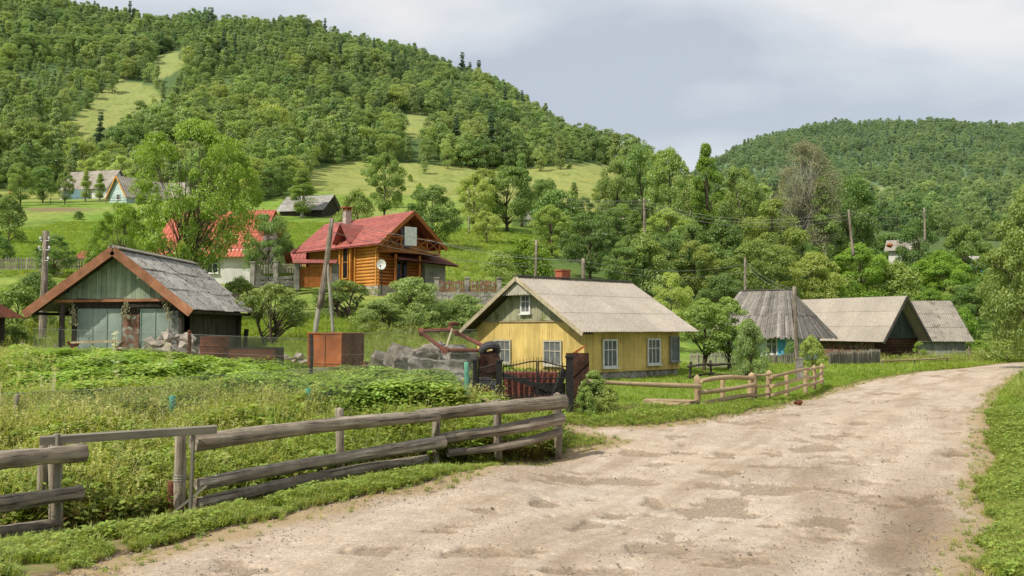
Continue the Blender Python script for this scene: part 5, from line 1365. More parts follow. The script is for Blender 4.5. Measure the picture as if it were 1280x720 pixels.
def new_fence():
    r = empty('new_log_fence', at(872, 507, 22.8), 0, 'fence of fresh peeled logs with orange brown posts beside the lawn', 'fence'); o = r.location.copy()
    def lg(nm, a, b, r0, r1, m='newlog', **k): log_obj(nm, a-o, b-o, r0, r1, M[m], r, **k)
    for px, pb, pt, Y, m in ((871.5,512,471,22.6,'peeled'),(904,512,474,23.6,'peeled'),(939,502,468,24.6,'peeled'),(944,500,470,24.9,'peeled'),(961,500,465,25.6,'peeled'),(983,497,468,27.2,'peeled'),(1007,492,462,28.4,'peeled'),(1018,486,458,30.2,'peeled'),(1027,480,456,32,'peeled')):
        lg('post', at(px, pb, Y), at(px, pt, Y), .088 if px in (871.5, 939, 961) else .068, .082 if px in (871.5,939,961) else .062, m, pts_cut=.05)
    for a, b in (((876,476,22.5),(942,472.5,24.5)), ((874,491,22.4),(943,480,24.4)), ((876,505,22.4),(943,494,24.5)), ((941,468,24.6),(964,467.5,25.6)), ((942,482,24.7),(964,481.5,25.6)), ((942,494,24.7),(964,492,25.6)),
                 ((964,471,25.3),(1011,461,28.3)), ((964,483,25.3),(1011,470,28.3)), ((964,494,25.3),(1011,480,28.3)), ((1009,463,28.4),(1030,458.5,32)), ((1009,473,28.4),(1030,465,32)), ((1009,482,28.4),(1029,474,32))):
        thick = .062 if (a[0] < 900) else (.035 if a[0] < 945 else .052)
        lg('rail', at(*a), at(*b), thick*1.05, thick*.9, segs=9, bend=.02)
    p = log_obj('pole', at(735, 476, 20.6), at(876, 483.5, 22.35), .045, .065, M['newlog'], None, bend=.006); tag(p, 'long peeled pole running from the iron gate to the new log fence', 'pole')
    p = plank_obj('plank', at(806, 500, 23.2)-Vector((0,0,.02)), at(870, 503, 22.4), .28, .09, M['newlog'], None, roll=.1); tag(p, 'light thick plank lying in the grass at the new fence', 'plank')
    p = plank_obj('plank', at(812, 504, 22.6), at(860, 507.5, 22.0), .2, .07, M['newlog'], None, roll=.3); tag(p, 'lower of two light planks lying by the new fence', 'plank')
    m = MB(); c = at(994, 502, 24); c.z = Hs(c.x, c.y)
    for k in range(5): rock(m, Vector((random.gauss(0,.12), random.gauss(0,.1), .07)), (.11,.09,.08))
    b = m.build('stone_pile', M['rustdark'], loc=c); tag(b, 'few reddish stones on the verge under the new log fence', 'stones')
    # brush pile left of it
    m = MB(); c = at(765, 512, 21.5); c.z = Hs(c.x, c.y)
    for k in range(260):
        a = random.uniform(0, 6.28); p = Vector((random.gauss(0,.45), random.gauss(0,.3), abs(random.gauss(0,.06)))); d = Vector((math.cos(a), math.sin(a), random.uniform(-.1,.3)))*random.uniform(.1,.35); m.tube([p, p+d], [.012, .005], 4, cap=False)
    b = m.build('brush_pile', M['twig'], loc=c); tag(b, 'heap of dry brown twigs on the grass by the gate', 'brush pile')
new_fence()

# ------------------------------------------------------------ chain link and posts
def mesh_fence(a0, a1, h, label, step=.075, r_=.003, posts=()):
    """a0, a1 ground-line ends; diamond wires"""
    a0, a1 = Vector(a0), Vector(a1); d = a1-a0; L = d.length; u = d/L
    r = empty('wire_mesh_fence', a0, 0, label, 'fence'); m = MB(); n = int(L/step)
    for i in range(-int(h/step), n):
        for sgn in (1, -1):
            s0, s1 = (i*step, i*step+h) if sgn == 1 else (i*step+h, i*step)
            z0, z1 = 0, h
            # clip to the panel
            def clip(s0, s1):
                t0, t1 = 0, 1
                lo, hi = min(s0, s1), max(s0, s1)
                if hi < 0 or lo > L: return None
                f = lambda s: (s-s0)/(s1-s0)
                if lo < 0: 
                    if s1 > s0: t0 = f(0)
                    else: t1 = f(0)
                if hi > L:
                    if s1 > s0: t1 = f(L)
                    else: t0 = f(L)
                return t0, t1
            c = clip(s0, s1)
            if not c: continue
            t0, t1 = c
            m.tube([u*(s0+(s1-s0)*t0)+Vector((0,0,h*t0)), u*(s0+(s1-s0)*t1)+Vector((0,0,h*t1))], r_, 3, cap=False)
    m.tube([Vector((0,0,h)), u*L+Vector((0,0,h))], .004, 4); m.tube([Vector((0,0,h*.5)), u*L+Vector((0,0,h*.5))], .004, 4)
    m.build('mesh', M['wire'], r)
    for px, py, Y, hh, rad, mt in posts:
        p = at(px, py, Y)-a0
        log_obj('post', p-Vector((0,0,.2)), p+Vector((0,0,hh)), rad, rad, M[mt], r, bend=0, wob=.01, pts_cut=.01)
    return r
mesh_fence(at(205, 545, 15.2), at(592, 505, 19.2), .98, 'wire mesh fence on turquoise posts behind the log fence', posts=((214,540,15.4,.62,.05,'greenpaint'),(385,530,16.7,.66,.055,'greenpaint'),(499,517,18.1,.66,.05,'greenpaint'),(583,506,19.3,.92,.055,'greenpaint')))
mesh_fence(at(-40, 560, 14.3), at(205, 545, 15.2), .85, 'wire mesh fence in the tall weeds at the left', posts=((20,555,14.5,.8,.04,'oldlog'),))
mesh_fence(at(40, 452, 25.2), at(400, 470, 23.0), .95, 'wire mesh fence with dark posts above the potato patch', posts=((75,452,25,.95,.045,'iron'),(236,452,24.2,.85,.05,'rustdark'),(389,466,23.2,1.0,.045,'iron')))
mesh_fence(at(400, 470, 23.0), at(596, 472, 20.2), 1.1, 'wire mesh fence before the concrete blocks', posts=())

# ------------------------------------------------------------ iron gate
def iron_gate():
    Yg = 20.2; o = at(595, 520, Yg); o.z = -.12
    r = empty('iron_gate', o, 0, 'black wrought iron double gate with scrolls, wicket and arched top', 'gate')
    s = Yg/F
    def P(px, py, dy=0): v = at(px, py, Yg); return Vector((v.x-o.x, dy, v.z-o.z))
    for px, w in ((594, .11), (624.5, .12), (712, .16)):
        m = MB(); a = P(px, 452 if px != 712 else 447); m.box((a.x, 0, a.z/2), (w, w, a.z)); m.box((a.x, 0, a.z+.02), (w+.04, w+.04, .05)); m.build('gate_post', M['iron'], r)
    def leaf(xa, xb, ha, hb, name):
        x0, x1 = P(xa, 500).x, P(xb, 500).x; m = MB(); n = int((x1-x0)/.075)
        top = lambda t: ha+(hb-ha)*(t*t*(3-2*t))
        zb = .12
        for i in range(n+1):
            t = i/n; m.tube([(x0+(x1-x0)*t, 0, zb), (x0+(x1-x0)*t, 0, top(t)+.09)], [.008, .006], 5)
        for t in (0, 1): m.beam((x0+(x1-x0)*t, 0, zb), (x0+(x1-x0)*t, 0, top(t)), .04, .03, up=(1,0,0))
        for off in (0, -.27): m.tube([(x0+(x1-x0)*q, 0, (top(q) if off == 0 else min(ha, hb)+off)) for q in np.linspace(0, 1, 12)], .017, 6)
        for zz in (zb, .55): m.beam((x0, 0, zz), (x1, 0, zz), .03, .03)
        l = m.build('gate_leaf', M['iron'], r)
        m = MB()
        k = max(2, int((x1-x0)/.28))
        for i in range(k):
            cx = x0+(x1-x0)*(i+.5)/k; zc = min(ha, hb)-.14
            m.tube([(cx+.1*math.cos(q), -.015, zc+.1*math.sin(q)) for q in np.linspace(0, math.pi, 9)], .009, 5); 
            for sg in (-1, 1): m.tube([(cx+sg*(.03+.035*math.cos(q)*(1-q/9)), -.015, zc-.02+.035*math.sin(q)*(1-q/9)) for q in np.linspace(0, 6, 10)], .006, 4)
        for i in range(k):
            cx = x0+(x1-x0)*(i+.5)/k
            for zc in (.42, .72):
                for sg in (-1, 1): m.tube([(cx+sg*.09*(1-q/7)*math.cos(q), -.02, zc+.11*(1-q/8)*math.sin(q)) for q in np.linspace(-2.5, 4.5, 16)], .007, 4)
        m.build('scrollwork', M['iron'], l)
    z1 = P(0, 458).z; z2 = P(0, 451.5).z
    leaf(629, 671, z1, z2, 'a'); leaf(673, 708, z2, z1, 'b'); leaf(598, 621, z1-.05, z1+.05, 'c')
    # rusty scrap standing behind the gate
    q = empty('scrap_trailer', at(612, 500, 23), 0, 'brick red sheet metal trailer body standing behind the gate', 'trailer'); b0 = q.location; 
    m = MB(); A = at(628, 466, 23)-b0; B = at(698, 466, 23.4)-b0; C = at(690, 502, 23.4)-b0; D = at(632, 502, 23)-b0
    N = Vector((0, .9, 0)); m.add([A, B, C, D, A+N, B+N, C+N, D+N], [(0,1,2,3),(7,6,5,4),(0,4,5,1),(1,5,6,2),(2,6,7,3),(3,7,4,0)])
    for t in np.linspace(.06, .94, 9): m.beam(A.lerp(B, t)-Vector((0,.03,0)), D.lerp(C, t)-Vector((0,.03,0)), .05, .04, up=(0,1,0))
    m.build('panel', M['redrust'], q)
    m = MB(); m.beam(at(626, 468, 22.6)-b0, at(700, 490, 22.6)-b0, .12, .12); m.beam(at(668, 486, 22.6)-b0, at(706, 486, 22.8)-b0, .1, .3); m.beam(at(690, 500, 22.5)-b0, at(706, 462, 22.7)-b0, .1, .16); m.build('drawbar', M['iron'], q)
    m = MB(); c = at(606, 492, 22.6)-b0
    for sx in (0,): m.tube([c+Vector((0,-.1,0)), c+Vector((0,.15,0))], .42, 20)
    w = m.build('wheel', M['rubber'], q); m = MB(); m.tube([c+Vector((0,-.13,0)), c+Vector((0,.17,0))], .18, 14); m.build('rim', M['rustdark'], w)
    # brown sheet door on the right of the gate
    m = MB(); a = at(722, 505, 21.2); m.box((0, 0, .75), (.55, .06, 1.5)); [m.beam((-.27, -.04, z), (.27, -.04, z+.5), .03, .03) for z in (.2, .8)]; b = m.build('rusty_sheet', M['deeprust'], loc=(a.x, a.y, -.1)); tag(b, 'dark rusty sheet panel right of the iron gate', 'panel')
    m = MB(); a = at(722, 447, 22.5); rock(m, (0,0,0), (.22,.15,.16)); m.beam((-.2,0,.05),(.2,0,.3),.05,.05); m.tube([(0,0,-1.2),(0,0,0)], .06); b = m.build('rusty_scrap', M['rust'], loc=a); tag(b, 'orange rusty scrap piece sticking up behind the gate post', 'scrap')
iron_gate()
treep('vine', 742, 20.8, 458, 50, 'leafy climbing bush right beside the iron gate post', name='bush')
treep('vine', 757, 20.6, 484, 42, 'low leafy bush right of the climbing one at the gate', name='bush')
treep('vine', 732, 20.1, 492, 30, 'small green bush at the foot of the iron gate post', name='bush')

# ------------------------------------------------------------ junk in the yard
def yard():
    # concrete foundation wall
    a, b = at(392, 461, 25), at(590, 472, 21.6); o = Vector((a.x, a.y, .3))
    r = empty('concrete_wall', o, 0, 'low rough concrete wall edging the yard above the garden', 'wall')
    m = MB(); d = Vector((b.x-a.x, b.y-a.y, 0)); L = d.length; u = d/L; n = 40; V = []
    nrm = Vector((u.y, -u.x, 0))
    for i in range(n+1):
        c = u*(L*i/n); top = (a.z+(b.z-a.z)*i/n)-o.z+random.gauss(0, .025)
        k = random.gauss(0, .02)
        V += [c+nrm*(.22+k)+Vector((0,0,-.4)), c+nrm*(.2+k)+Vector((0,0,top-.03)), c+Vector((0,0,top))+nrm*.12, c-nrm*.25+Vector((0,0,top)), c-nrm*.25+Vector((0,0,-.4))]
    m.add(V, [(5*i+j, 5*i+5+j, 5*i+6+j, 5*i+1+j) for i in range(n) for j in range(4)]); m.build('wall_body', M['concrete'], r)
    # chunks
    spec = [((398+22,466,24.4),None)]
    def chunk(px, py, Y, s, rot, label, mat='concrete', n=11):
        m = MB(); c = at(px, py, Y); 
        bm = bmesh.new(); bmesh.ops.create_cube(bm, size=2)
        bmesh.ops.subdivide_edges(bm, edges=bm.edges[:], cuts=5, use_grid_fill=True)
        R = Matrix.Rotation(rot[0], 3, 'X') @ Matrix.Rotation(rot[1], 3, 'Y') @ Matrix.Rotation(rot[2], 3, 'Z')
        for v in bm.verts:
            q = v.co.copy(); ln = max(abs(q.x), abs(q.y), abs(q.z))
            from mathutils import noise as mn
            q = q*(.80+.2*ln/q.length*1.2); q = q*(1+.28*mn.noise(q*1.1+Vector((px, py, 0)))+.16*mn.noise(q*2.7+Vector((py, px, 0))))+Vector((random.gauss(0,.025), random.gauss(0,.025), random.gauss(0,.025)))
            v.co = R @ Vector((q.x*s[0], q.y*s[1], q.z*s[2]))
        bm.verts.index_update()
        m.add([v.co for v in bm.verts], [[v.index for v in f.verts] for f in bm.faces]); bm.free()
        b = m.build('concrete_block', M[mat], loc=c); tag(b, label, 'concrete block')
    chunk(482, 453, 24.6, (.38,.32,.24), (.1,.3,.2), 'rough concrete lump, leftmost of the heap', 'chunk')
    chunk(503, 453, 24.0, (.38,.5,.30), (.2,.45,.4), 'tilted pale concrete lump with a broken end', 'chunk')
    chunk(537, 447, 24.8, (.50,.42,.33), (.1,-.2,.3), 'largest slab like concrete block of the heap', 'chunk')
    chunk(562, 461, 22.7, (.42,.3,.21), (0,.03,-.1), 'squared concrete block at the right end of the wall')
    chunk(528, 459, 23.6, (.35,.3,.22), (0,.1,.1), 'dark concrete lump under the large slab')
    chunk(571, 446, 24.2, (.4,.4,.25), (.2,.2,.5), 'concrete lump under the iron frame')
    chunk(462, 457, 24.9, (.2,.18,.1), (0,.1,.7), 'flat concrete shard beside the orange container', 'rustdark')
    # orange container
    p = at(385, 458, 25.6); r = empty('container', p, -.38, 'rusty orange open steel container on the yard edge', 'container')
    w, dp, h = 1.15, 1.15, .95; t = .03
    m = MB(); m.box((w/2, 0, h/2), (w, t, h)); m.box((0, dp/2, h/2), (t, dp-t, h)); m.box((w/2, dp, h/2), (w, t, h)); m.box((w/2, dp/2, .03), (w, dp, .04)); m.build('body', M['rust'], r)
    m = MB(); m.box((w-.0, dp/2, h/2), (t*.9, dp-t, h)); [m.box((w+.02, y, h/2), (.03, .05, h)) for y in (.05, dp/2, dp-.05)]; m.build('end_panel', M['rustdark'], r)
    m = MB(); m.box((w/2, -.01, h+.015), (w+.06, .07, .03)); m.box((w/2, dp, h+.015), (w+.06, .07, .03)); m.box((0, dp/2, h+.015), (.07, dp, .03)); m.box((w, dp/2, h+.015), (.07, dp, .03)); m.build('rim', M['rust'], r)
    m = MB(); [m.box((x, -.025, h/2), (.05, .03, h-.04)) for x in (.03, w*.5, w-.03)]; m.box((w/2, -.02, .12), (w, .03, .06)); m.build('rib', M['rust'], r)
    # low rusty trough
    p = at(286, 458, 24.6); r = empty('trough', p, -.12, 'low rusty metal trough in front of the rubble', 'trough'); w, dp, h = 1.35, .6, .5
    m = MB(); m.box((w/2, 0, h/2), (w, .03, h)); m.box((w/2, dp, h/2), (w, .03, h)); m.box((0, dp/2, h/2), (.03, dp-.03, h)); m.box((w/2, dp/2, .04), (w-.04, dp-.04, .03)); m.build('body', M['rustdark'], r)
    m = MB(); m.box((w, dp/2, h/2), (.03, dp-.03, h)); m.box((w/2, 0, h+.01), (w, .06, .03)); m.box((w/2, dp, h+.01), (w, .06, .03)); m.build('rim', M['iron'], r)
    # drum
    p = at(268, 452, 25.6); r = empty('drum', p, 0, 'dark rusty steel drum beside the trough', 'drum'); m = MB()
    prof_ = [(.0,.40),(.03,.43),(.2,.41),(.22,.43),(.25,.41),(.44,.41),(.46,.43),(.49,.41),(.66,.41),(.7,.43)]
    m.tube([(0,0,z) for z, _ in prof_], [q for _, q in prof_], 24); m.build('body', M['rustdark'], r, smooth=False)
    m = MB(); m.tube([(0,0,.70),(0,0,.72)], .40, 20); m.build('lid', M['redrust'], r)
    # rubble stones
    for i in range(46):
        px = random.uniform(180, 266); t = (px-178)/90; hh = math.sin(min(1, max(0, t*.9+.1))*math.pi)
        py = 444-random.random()*26*hh; Yr = 26.6-random.uniform(0, .6)+(444-py)*.02
        m = MB(); s_ = random.uniform(.13, .28); rock(m, (0,0,0), (s_*1.3, s_, s_*.75), 12); b = m.build('rubble_stone', M['stone'], loc=at(px, py, Yr)); b.rotation_euler = (random.random(), random.random(), random.random()*6)
        tag(b, 'rough pale stone in the rubble heap before the shed', 'stone', 'stones of the rubble heap before the shed')
    for i in range(12):
        m = MB(); s_ = random.uniform(.09, .18); rock(m, (0,0,0), (s_*1.3, s_, s_*.75), 12); b = m.build('field_stone', M['stone'], loc=at(random.uniform(340, 384), random.uniform(445, 452), 26.2)); tag(b, 'small stone between the trough and the orange container', 'stone', 'stones between the trough and the container')
    # sawhorse table
    p = at(85, 447, 24.6); r = empty('trestle', p, .0, 'crooked wooden trestle before the green shed door', 'trestle')
    m = MB(); m.beam((.1,0,.42), (1.5,0,.46), .12, .05); m.build('top_board', M['newlog'], r)
    for a, b in (((0,-.2,0),(.28,.1,.45)), ((.3,.2,0),(.02,-.1,.45)), ((1.25,-.2,0),(1.5,.1,.45)), ((1.5,.2,0),(1.3,-.1,.45))):
        m = MB(); m.beam(a, b, .07, .05); m.build('leg', M['redrust'], r)
    # iron frame with axle
    b0 = at(525, 413, 23.8); r = empty('rusty_machine', b0, 0, 'red rusty bent iron frame with an upright axle on the concrete', 'machine frame')
    def pt(px, py, Y=23.8): return at(px, py, Y)-b0
    for a, b, w in (((526,414,23.8),(562,412,24.3),.05), ((527,416,23.6),(556,438,23.3),.055), ((556,438,23.3),(598,438,23.6),.055), ((571,416,24.2),(603,432,23.8),.055), ((562,412,24.3),(571,416,24.2),.05)):
        m = MB(); m.tube([pt(*a), pt(*b)], w, 8); m.tube([pt(*a)+Vector((-.05,0,0)), pt(*a)+Vector((.05,0,0))], w*1.7, 8); m.build('bar', M['redrust'], r)
    m = MB(); m.tube([pt(558,434,23.4), pt(566,409,23.9)], .028, 7); m.build('axle', M['trim'], r)
    m = MB(); c = pt(567,406,23.9); m.tube([c+Vector((0,0,-.03)), c+Vector((0,0,.04)), c+Vector((0,0,.08))], [.14,.15,.06], 14); m.build('hub', M['rustdark'], r)
    m = MB(); c = pt(556,438,23.3); m.tube([c+Vector((0,-.1,0)), c+Vector((0,.1,0))], .1, 12); m.build('hub', M['redrust'], r)
    # tyre
    c = at(612, 438, 23.9); m = MB(); R0, r0 = .2, .1; V = []; n, k = 24, 10
    for i in range(n):
        a = 6.2832*i/n
        for j in range(k):
            q = 6.2832*j/k; rr = R0+r0*math.cos(q)*(1.1 if i % 2 else 1); V.append((rr*math.cos(a), r0*1.2*math.sin(q), rr*math.sin(a)))
    m.add(V, [(i*k+j, ((i+1) % n)*k+j, ((i+1) % n)*k+(j+1) % k, i*k+(j+1) % k) for i in range(n) for j in range(k)]); b = m.build('tyre', M['rubber'], loc=c, smooth=False); b.rotation_euler = (.75, .2, .5); tag(b, 'old black tyre propped on scrap above the gate', 'tyre')
    m = MB(); m.box((0,0,-.05), (.6,.4,.6), Matrix.Rotation(.2, 3, 'Z'), jit=.08); m.tube([(0,-.25,.1),(0,.2,.1)], .3, 14, wob=.05); b = m.build('scrap_box', M['deeprust'], loc=at(612, 457, 24)); tag(b, 'dark rusty scrap box carrying the tyre', 'scrap')
    p = plank_obj('plank', at(552, 492, 18.6), at(640, 505, 17.2), .1, .04, M['newlog'], None, roll=.3); tag(p, 'thin light board slanting to the log fence before the gate', 'plank')
yard()

# ------------------------------------------------------------ haystacks
def haystack(px, py, top, wpx, label, pole=True):
    p = G(px, py); Y = p.y; h = (py-top)/F*Y; w = wpx/F*Y/2; r = empty('haystack', p, random.uniform(0, 6), label, 'haystack')
    m = MB(); P = [(0, .92), (.12, 1.0), (.35, .93), (.6, .72), (.8, .45), (.95, .2), (1, .05)]
    m.tube([(0,0,h*t-.1) for t, _ in P], [w*q for _, q in P], 14, wob=.12)
    m.build('hay', M['hay'], r, smooth=False)
    m = MB(); m.tube([(0,0,h*.9), (.05,0,h*1.12)], .06, 6); m.build('pole', M['twig'], r)
haystack(16, 243, 229, 10, 'haystack at the left end of the upper meadow'); haystack(329, 279, 262, 12, 'tall pale haystack left of the grey barn')
haystack(720, 239, 230, 5, 'smaller haystack on the upper right meadow'); haystack(754, 241, 231, 8, 'larger haystack on the upper right meadow'); haystack(913, 258, 244, 8, 'reddish haystack glimpsed under the tall bright tree')
m = MB(); rock(m, (0,0,0), (.5,.4,.35), 20); b = m.build('hay_pile', M['rust'], loc=at(1112, 307, 114)); tag(b, 'small orange heap beside the curved grey roof', 'heap')

# ------------------------------------------------------------ poles and wires
def pole(px, Y, top, label, r0=.12, r1=.09, mat='oldlog', lean=0, arms=(), base=None, name='utility_pole', bot=None):
    x = (px-640)/F*Y; zb = Hs(x, Y) if bot is None else zfor(bot, Y); zt = zfor(top, Y); r = empty(name, (x, Y, zb), 0, label, 'pole')
    log_obj('shaft', (0,0,-.2), (lean, 0, zt-zb), r0, r1, M[mat], r, bend=.004)
    for z, w in arms:
        m = MB(); m.beam((lean-w, -.1, zt-zb-z), (lean+w, -.1, zt-zb-z), .08, .08); m.build('crossarm', M['oldlog'], r)
        for s_ in (-.9, .9):
            m = MB(); m.tube([(lean+s_*w, -.1, zt-zb-z+.03), (lean+s_*w, -.1, zt-zb-z+.1), (lean+s_*w, -.1, zt-zb-z+.18)], [.03, .055, .035], 8); m.build('insulator', M['porcelain'], r)
    if base:
        m = MB(); m.box((0, -.18, base/2-.1), (.2, .18, base)); m.build('concrete_foot', M['concrete'], r)
        m = MB(); [m.tube([(.17*math.cos(t), -.08+.2*math.sin(t), z) for t in np.linspace(0, 6.28, 13)], .012, 4, cap=False) for z in (base*.5, base*.85)]; m.build('binding_wire', M['wire'], r)
    return r
p = pole(54, 35, 289, 'thick wooden pole with white insulators left of the shed', .15, .12, 'oldlog', .03)
zt = zfor(289, 35)-p.location.z
for q, (dx, dz) in enumerate(((-.12,.35),(.22,.35),(-.16,.72),(.24,.72),(.2,1.15))):
    m = MB(); m.tube([(dx*.4,-.1,zt-dz-.04),(dx,-.1,zt-dz-.04),(dx,-.1,zt-dz)], .015, 5); m.tube([(dx,-.1,zt-dz),(dx,-.1,zt-dz+.06),(dx,-.1,zt-dz+.12)], [.03,.05,.03], 8); m.build('insulator', M['porcelain'], p)
# A-frame pole right of the apple tree
Yp = 33.0
r = empty('braced_pole', ((400-640)/F*Yp, Yp, Hs((400-640)/F*Yp, Yp)), 0, 'tall leaning pole braced by two pale legs before the log house', 'pole'); o = r.location.copy()
log_obj('shaft', at(400, 385, Yp)-o, at(415, 273, Yp)-o, .12, .085, M['oldlog'], r, bend=.003)
log_obj('leg', at(393, 422, Yp)-o, at(404, 352, Yp)-o, .10, .08, M['birchbark'], r, bend=.003); log_obj('leg', at(417, 422, Yp)-o, at(409, 330, Yp)-o, .07, .06, M['birchbark'], r, bend=.003)
P_R = pole(997, 35.5, 358, 'wooden pole with a concrete foot beside the new log fence', .10, .075, 'oldlog', -.12, base=1.1)
pole(932, 66, 322, 'thin grey pole behind the slatted roof hut', .11, .08)
pole(806, 96, 248, 'tall wooden pole with crossarm above the yellow house', .16, .12, arms=((.3,.6),), bot=302)
pole(1068, 88, 262, 'leaning pole on the slope above the barn', .15, .11, lean=-.4, bot=318)
pole(1158, 100, 260, 'pale pole with a small lamp on the right slope', .14, .1, bot=300)
pole(668, 66, 300, 'short pole behind the yellow house chimney', .11, .09, lean=.15); pole(729, 58, 323, 'short stub pole behind the yellow house roof', .15, .13)
pole(586, 150, 230, 'pale thin pole at the meadow edge above the log house', .16, .12); pole(586, 105, 270, 'thin pale post on the shaded lawn', .1, .1, bot=290)
pole(227, 320, 132, 'thin white pole on the hillside clearing', .25, .2, 'white', bot=140)
for px, Y, top, lb in ((1210, 60, 433, 'thin stake in the verge by the road bend'),):
    pole(px, Y, top, lb, .06, .05, name='stake')
def wire(a, b, sag, label, rad=.012, group=None):
    a, b = Vector(a), Vector(b); n = 24; m = MB(); rad *= .7
    m.tube([(a.lerp(b, i/n)-a)+Vector((0,0,-sag*4*(i/n)*(1-i/n))) for i in range(n+1)], rad, 5); o_ = m.build('power_cable', M['cable'], loc=a); tag(o_, label, 'cable', group)
wire(at(415, 276, Yp), at(729, 327, 58), .25, 'lower of the two cables crossing before the log house', .013)
wire(at(415, 290, Yp), at(668, 328, 66), .5, 'sagging cable passing the log house balcony', .013)
wire(at(535, 300, 60), at(729, 325, 58), .4, 'cable from the log house gable to the stub pole', .014)
for k, dy in enumerate((0, 4, 9)):
    wire(at(586, 232+dy, 148), at(806, 251+dy, 96), .8, ('uppermost', 'middle', 'lowest')[k]+' line wire left of the tall crossarm pole', .02)
    wire(at(806, 251+dy, 96), at(1064, 264+dy, 88), 1.4, ('uppermost', 'middle', 'lowest')[k]+' line wire between the crossarm pole and the leaning pole', .018)
    wire(at(1064, 264+dy, 88), at(1158, 262+dy, 100), .8, ('uppermost', 'middle', 'lowest')[k]+' line wire from the leaning pole to the lamp pole', .018)
for k, dy in enumerate((0, 5)):
    wire(at(729, 326+dy, 58), at(932, 330+dy*2, 66), .6, ('upper', 'lower')[k]+' wire from the stub pole to the thin grey pole', .013)
    wire(at(932, 326+dy, 66), at(994, 362+dy, 35.5), .3, ('upper', 'lower')[k]+' wire from the thin grey pole down to the roadside pole', .010)
wire(at(729, 326, 58), at(415, 277, Yp)+Vector((0,0,.0)), .9, 'upper of the two cables crossing before the log house', .012)

# ------------------------------------------------------------ grass, weeds, garden plants
FEN = np.array([X(-200, 9), X(65, 9.9), X(225, 10.6), X(425, 12.9), X(546, 14.3), X(622, 14.95), X(705, 15.4)])
def fence_y(x): return np.interp(x, FEN[:, 0], FEN[:, 1])
for i in range(3): pass
GT = [put('dry_tuft', blades(22, .2, .07, .008, .6, .5, M['dry'], 'dry_tuft', heads=.2), -3.0, 11.4, 'yellowing grass tuft on the verge', 'grass'),
      put('grass_tuft', blades(26, .16, .07, .009, .5, .45, M['grass'], 'grass_tuft'), -4.6, 9.2, 'grass tuft at the foot of the log fence', 'grass'),
      put('grass_tuft', blades(22, .24, .08, .009, .6, .5, M['grass'], 'grass_tuft'), -2.0, 12.4, 'longer grass tuft by the log fence', 'grass'),
      put('broad_weed', leafy_plant('broad_weed', .2, .16, 46, .07, M['weed']), -2.2, 11.9, 'low broad leaved weed on the verge', 'grass'),
      put('clover_patch', leafy_plant('clover_patch', .11, .13, 34, .045, M['lawn']), -3.4, 10.3, 'leafy clover patch on the verge', 'grass')]
LT = [put('lawn_tuft', blades(22, .13, .12, .012, .5, .4, M['lawn'], 'lawn_tuft'), 3.6, 24, 'bright lawn grass before the yellow house', 'grass'),
      put('lawn_tuft', blades(22, .22, .14, .014, .5, .4, M['lawn'], 'lawn_tuft'), 4.8, 25, 'longer bright lawn grass', 'grass')]
WT = [put('tall_weed', blades(24, .75, .14, .012, .35, .3, M['grass'], 'tall_weed', heads=.2, leaves=1), -8.5, 13.5, 'tall green weeds in the garden edge', 'weeds'),
      put('tall_weed', blades(26, .7, .13, .009, .35, .35, M['dry'], 'tall_weed', heads=.8), -7.4, 13.2, 'tall yellowish seeding grass', 'weeds'),
      put('leafy_weed', leafy_plant('leafy_weed', .55, .22, 110, .11, M['weed']), -6.6, 13.6, 'leafy green weed clump', 'weeds'),
      put('tall_weed', blades(20, .85, .12, .010, .3, .25, M['dry'], 'tall_weed', heads=.9, leaves=1), -9.4, 14.2, 'tallest pale seeding grass', 'weeds')]
BW = [put('brown_weed', blades(26, .6, .16, .010, .6, .5, M['brownweed'], 'brown_weed', leaves=3), -4.9, 11.3, 'brown withered weeds in the ditch, their brown also standing in for shade', 'weeds'),
      put('leafy_weed', leafy_plant('leafy_weed', .5, .26, 90, .10, M['weed']), -5.3, 11.4, 'leafy weed in the ditch gap', 'weeds')]
PO = [put('potato_plant', leafy_plant('potato_plant', .56, .32, 230, .085, M['potato'], .3), -8, 19, 'broad leaved potato plants in the garden', 'garden plants'),
      put('potato_plant', leafy_plant('potato_plant', .48, .30, 210, .095, M['potato'], .2), -7, 20, 'broad leaved garden plants', 'garden plants')]
def flower():
    V = []; Q = []; var = []
    for i in range(9):
        a = random.uniform(0, 6.28); r = random.uniform(0, .15); h = random.uniform(.55, .95); x, y = r*math.cos(a), r*math.sin(a); b = len(V)
        V += [(x-.004, y, 0), (x+.004, y, 0), (x+.003, y, h), (x-.003, y, h)]; Q.append((b, b+1, b+2, b+3)); var += [.2]*4
        for k in range(12):
            q = random.uniform(0, 6.28); rr = random.uniform(0, .045); c = (x+rr*math.cos(q), y+rr*math.sin(q), h+random.uniform(-.01, .02)); s_ = .011; b = len(V)
            V += [(c[0]-s_, c[1], c[2]), (c[0], c[1]-s_, c[2]+.004), (c[0]+s_, c[1], c[2]), (c[0], c[1]+s_, c[2]-.004)]; Q.append((b, b+1, b+2, b+3)); var += [.9]*4
    return np_mesh('umbel_flower', V, Q, [M['flower']], var)
FL = [put('umbel_flower', flower(), -9.0, 15.5, 'white umbel wildflowers in the weeds', 'flowers')]
GV = [GT[1], GT[2], GT[1], GT[2], GT[1], GT[2], GT[1], GT[0], GT[3], GT[4]]
def do(name, protos_, n, xr, yr, test, smin, smax, label, cat, tilt=.12):
    P = scat(n, xr, yr, test)
    s_ = rng.uniform(smin, smax, len(P))*(.55+.95*fbm(P[:, 0]*.9, P[:, 1]*.9, 66, 3))
    if cat == 'grass': s_ = s_*np.clip(.6-sdist(P[:, 0], P[:, 1])*.9, .6, 1)
    gn_scatter(name, protos_, P, rots(len(P), tilt), s_, label, cat)
inview = lambda px, m=60: (px > -m) & (px < 1280+m)
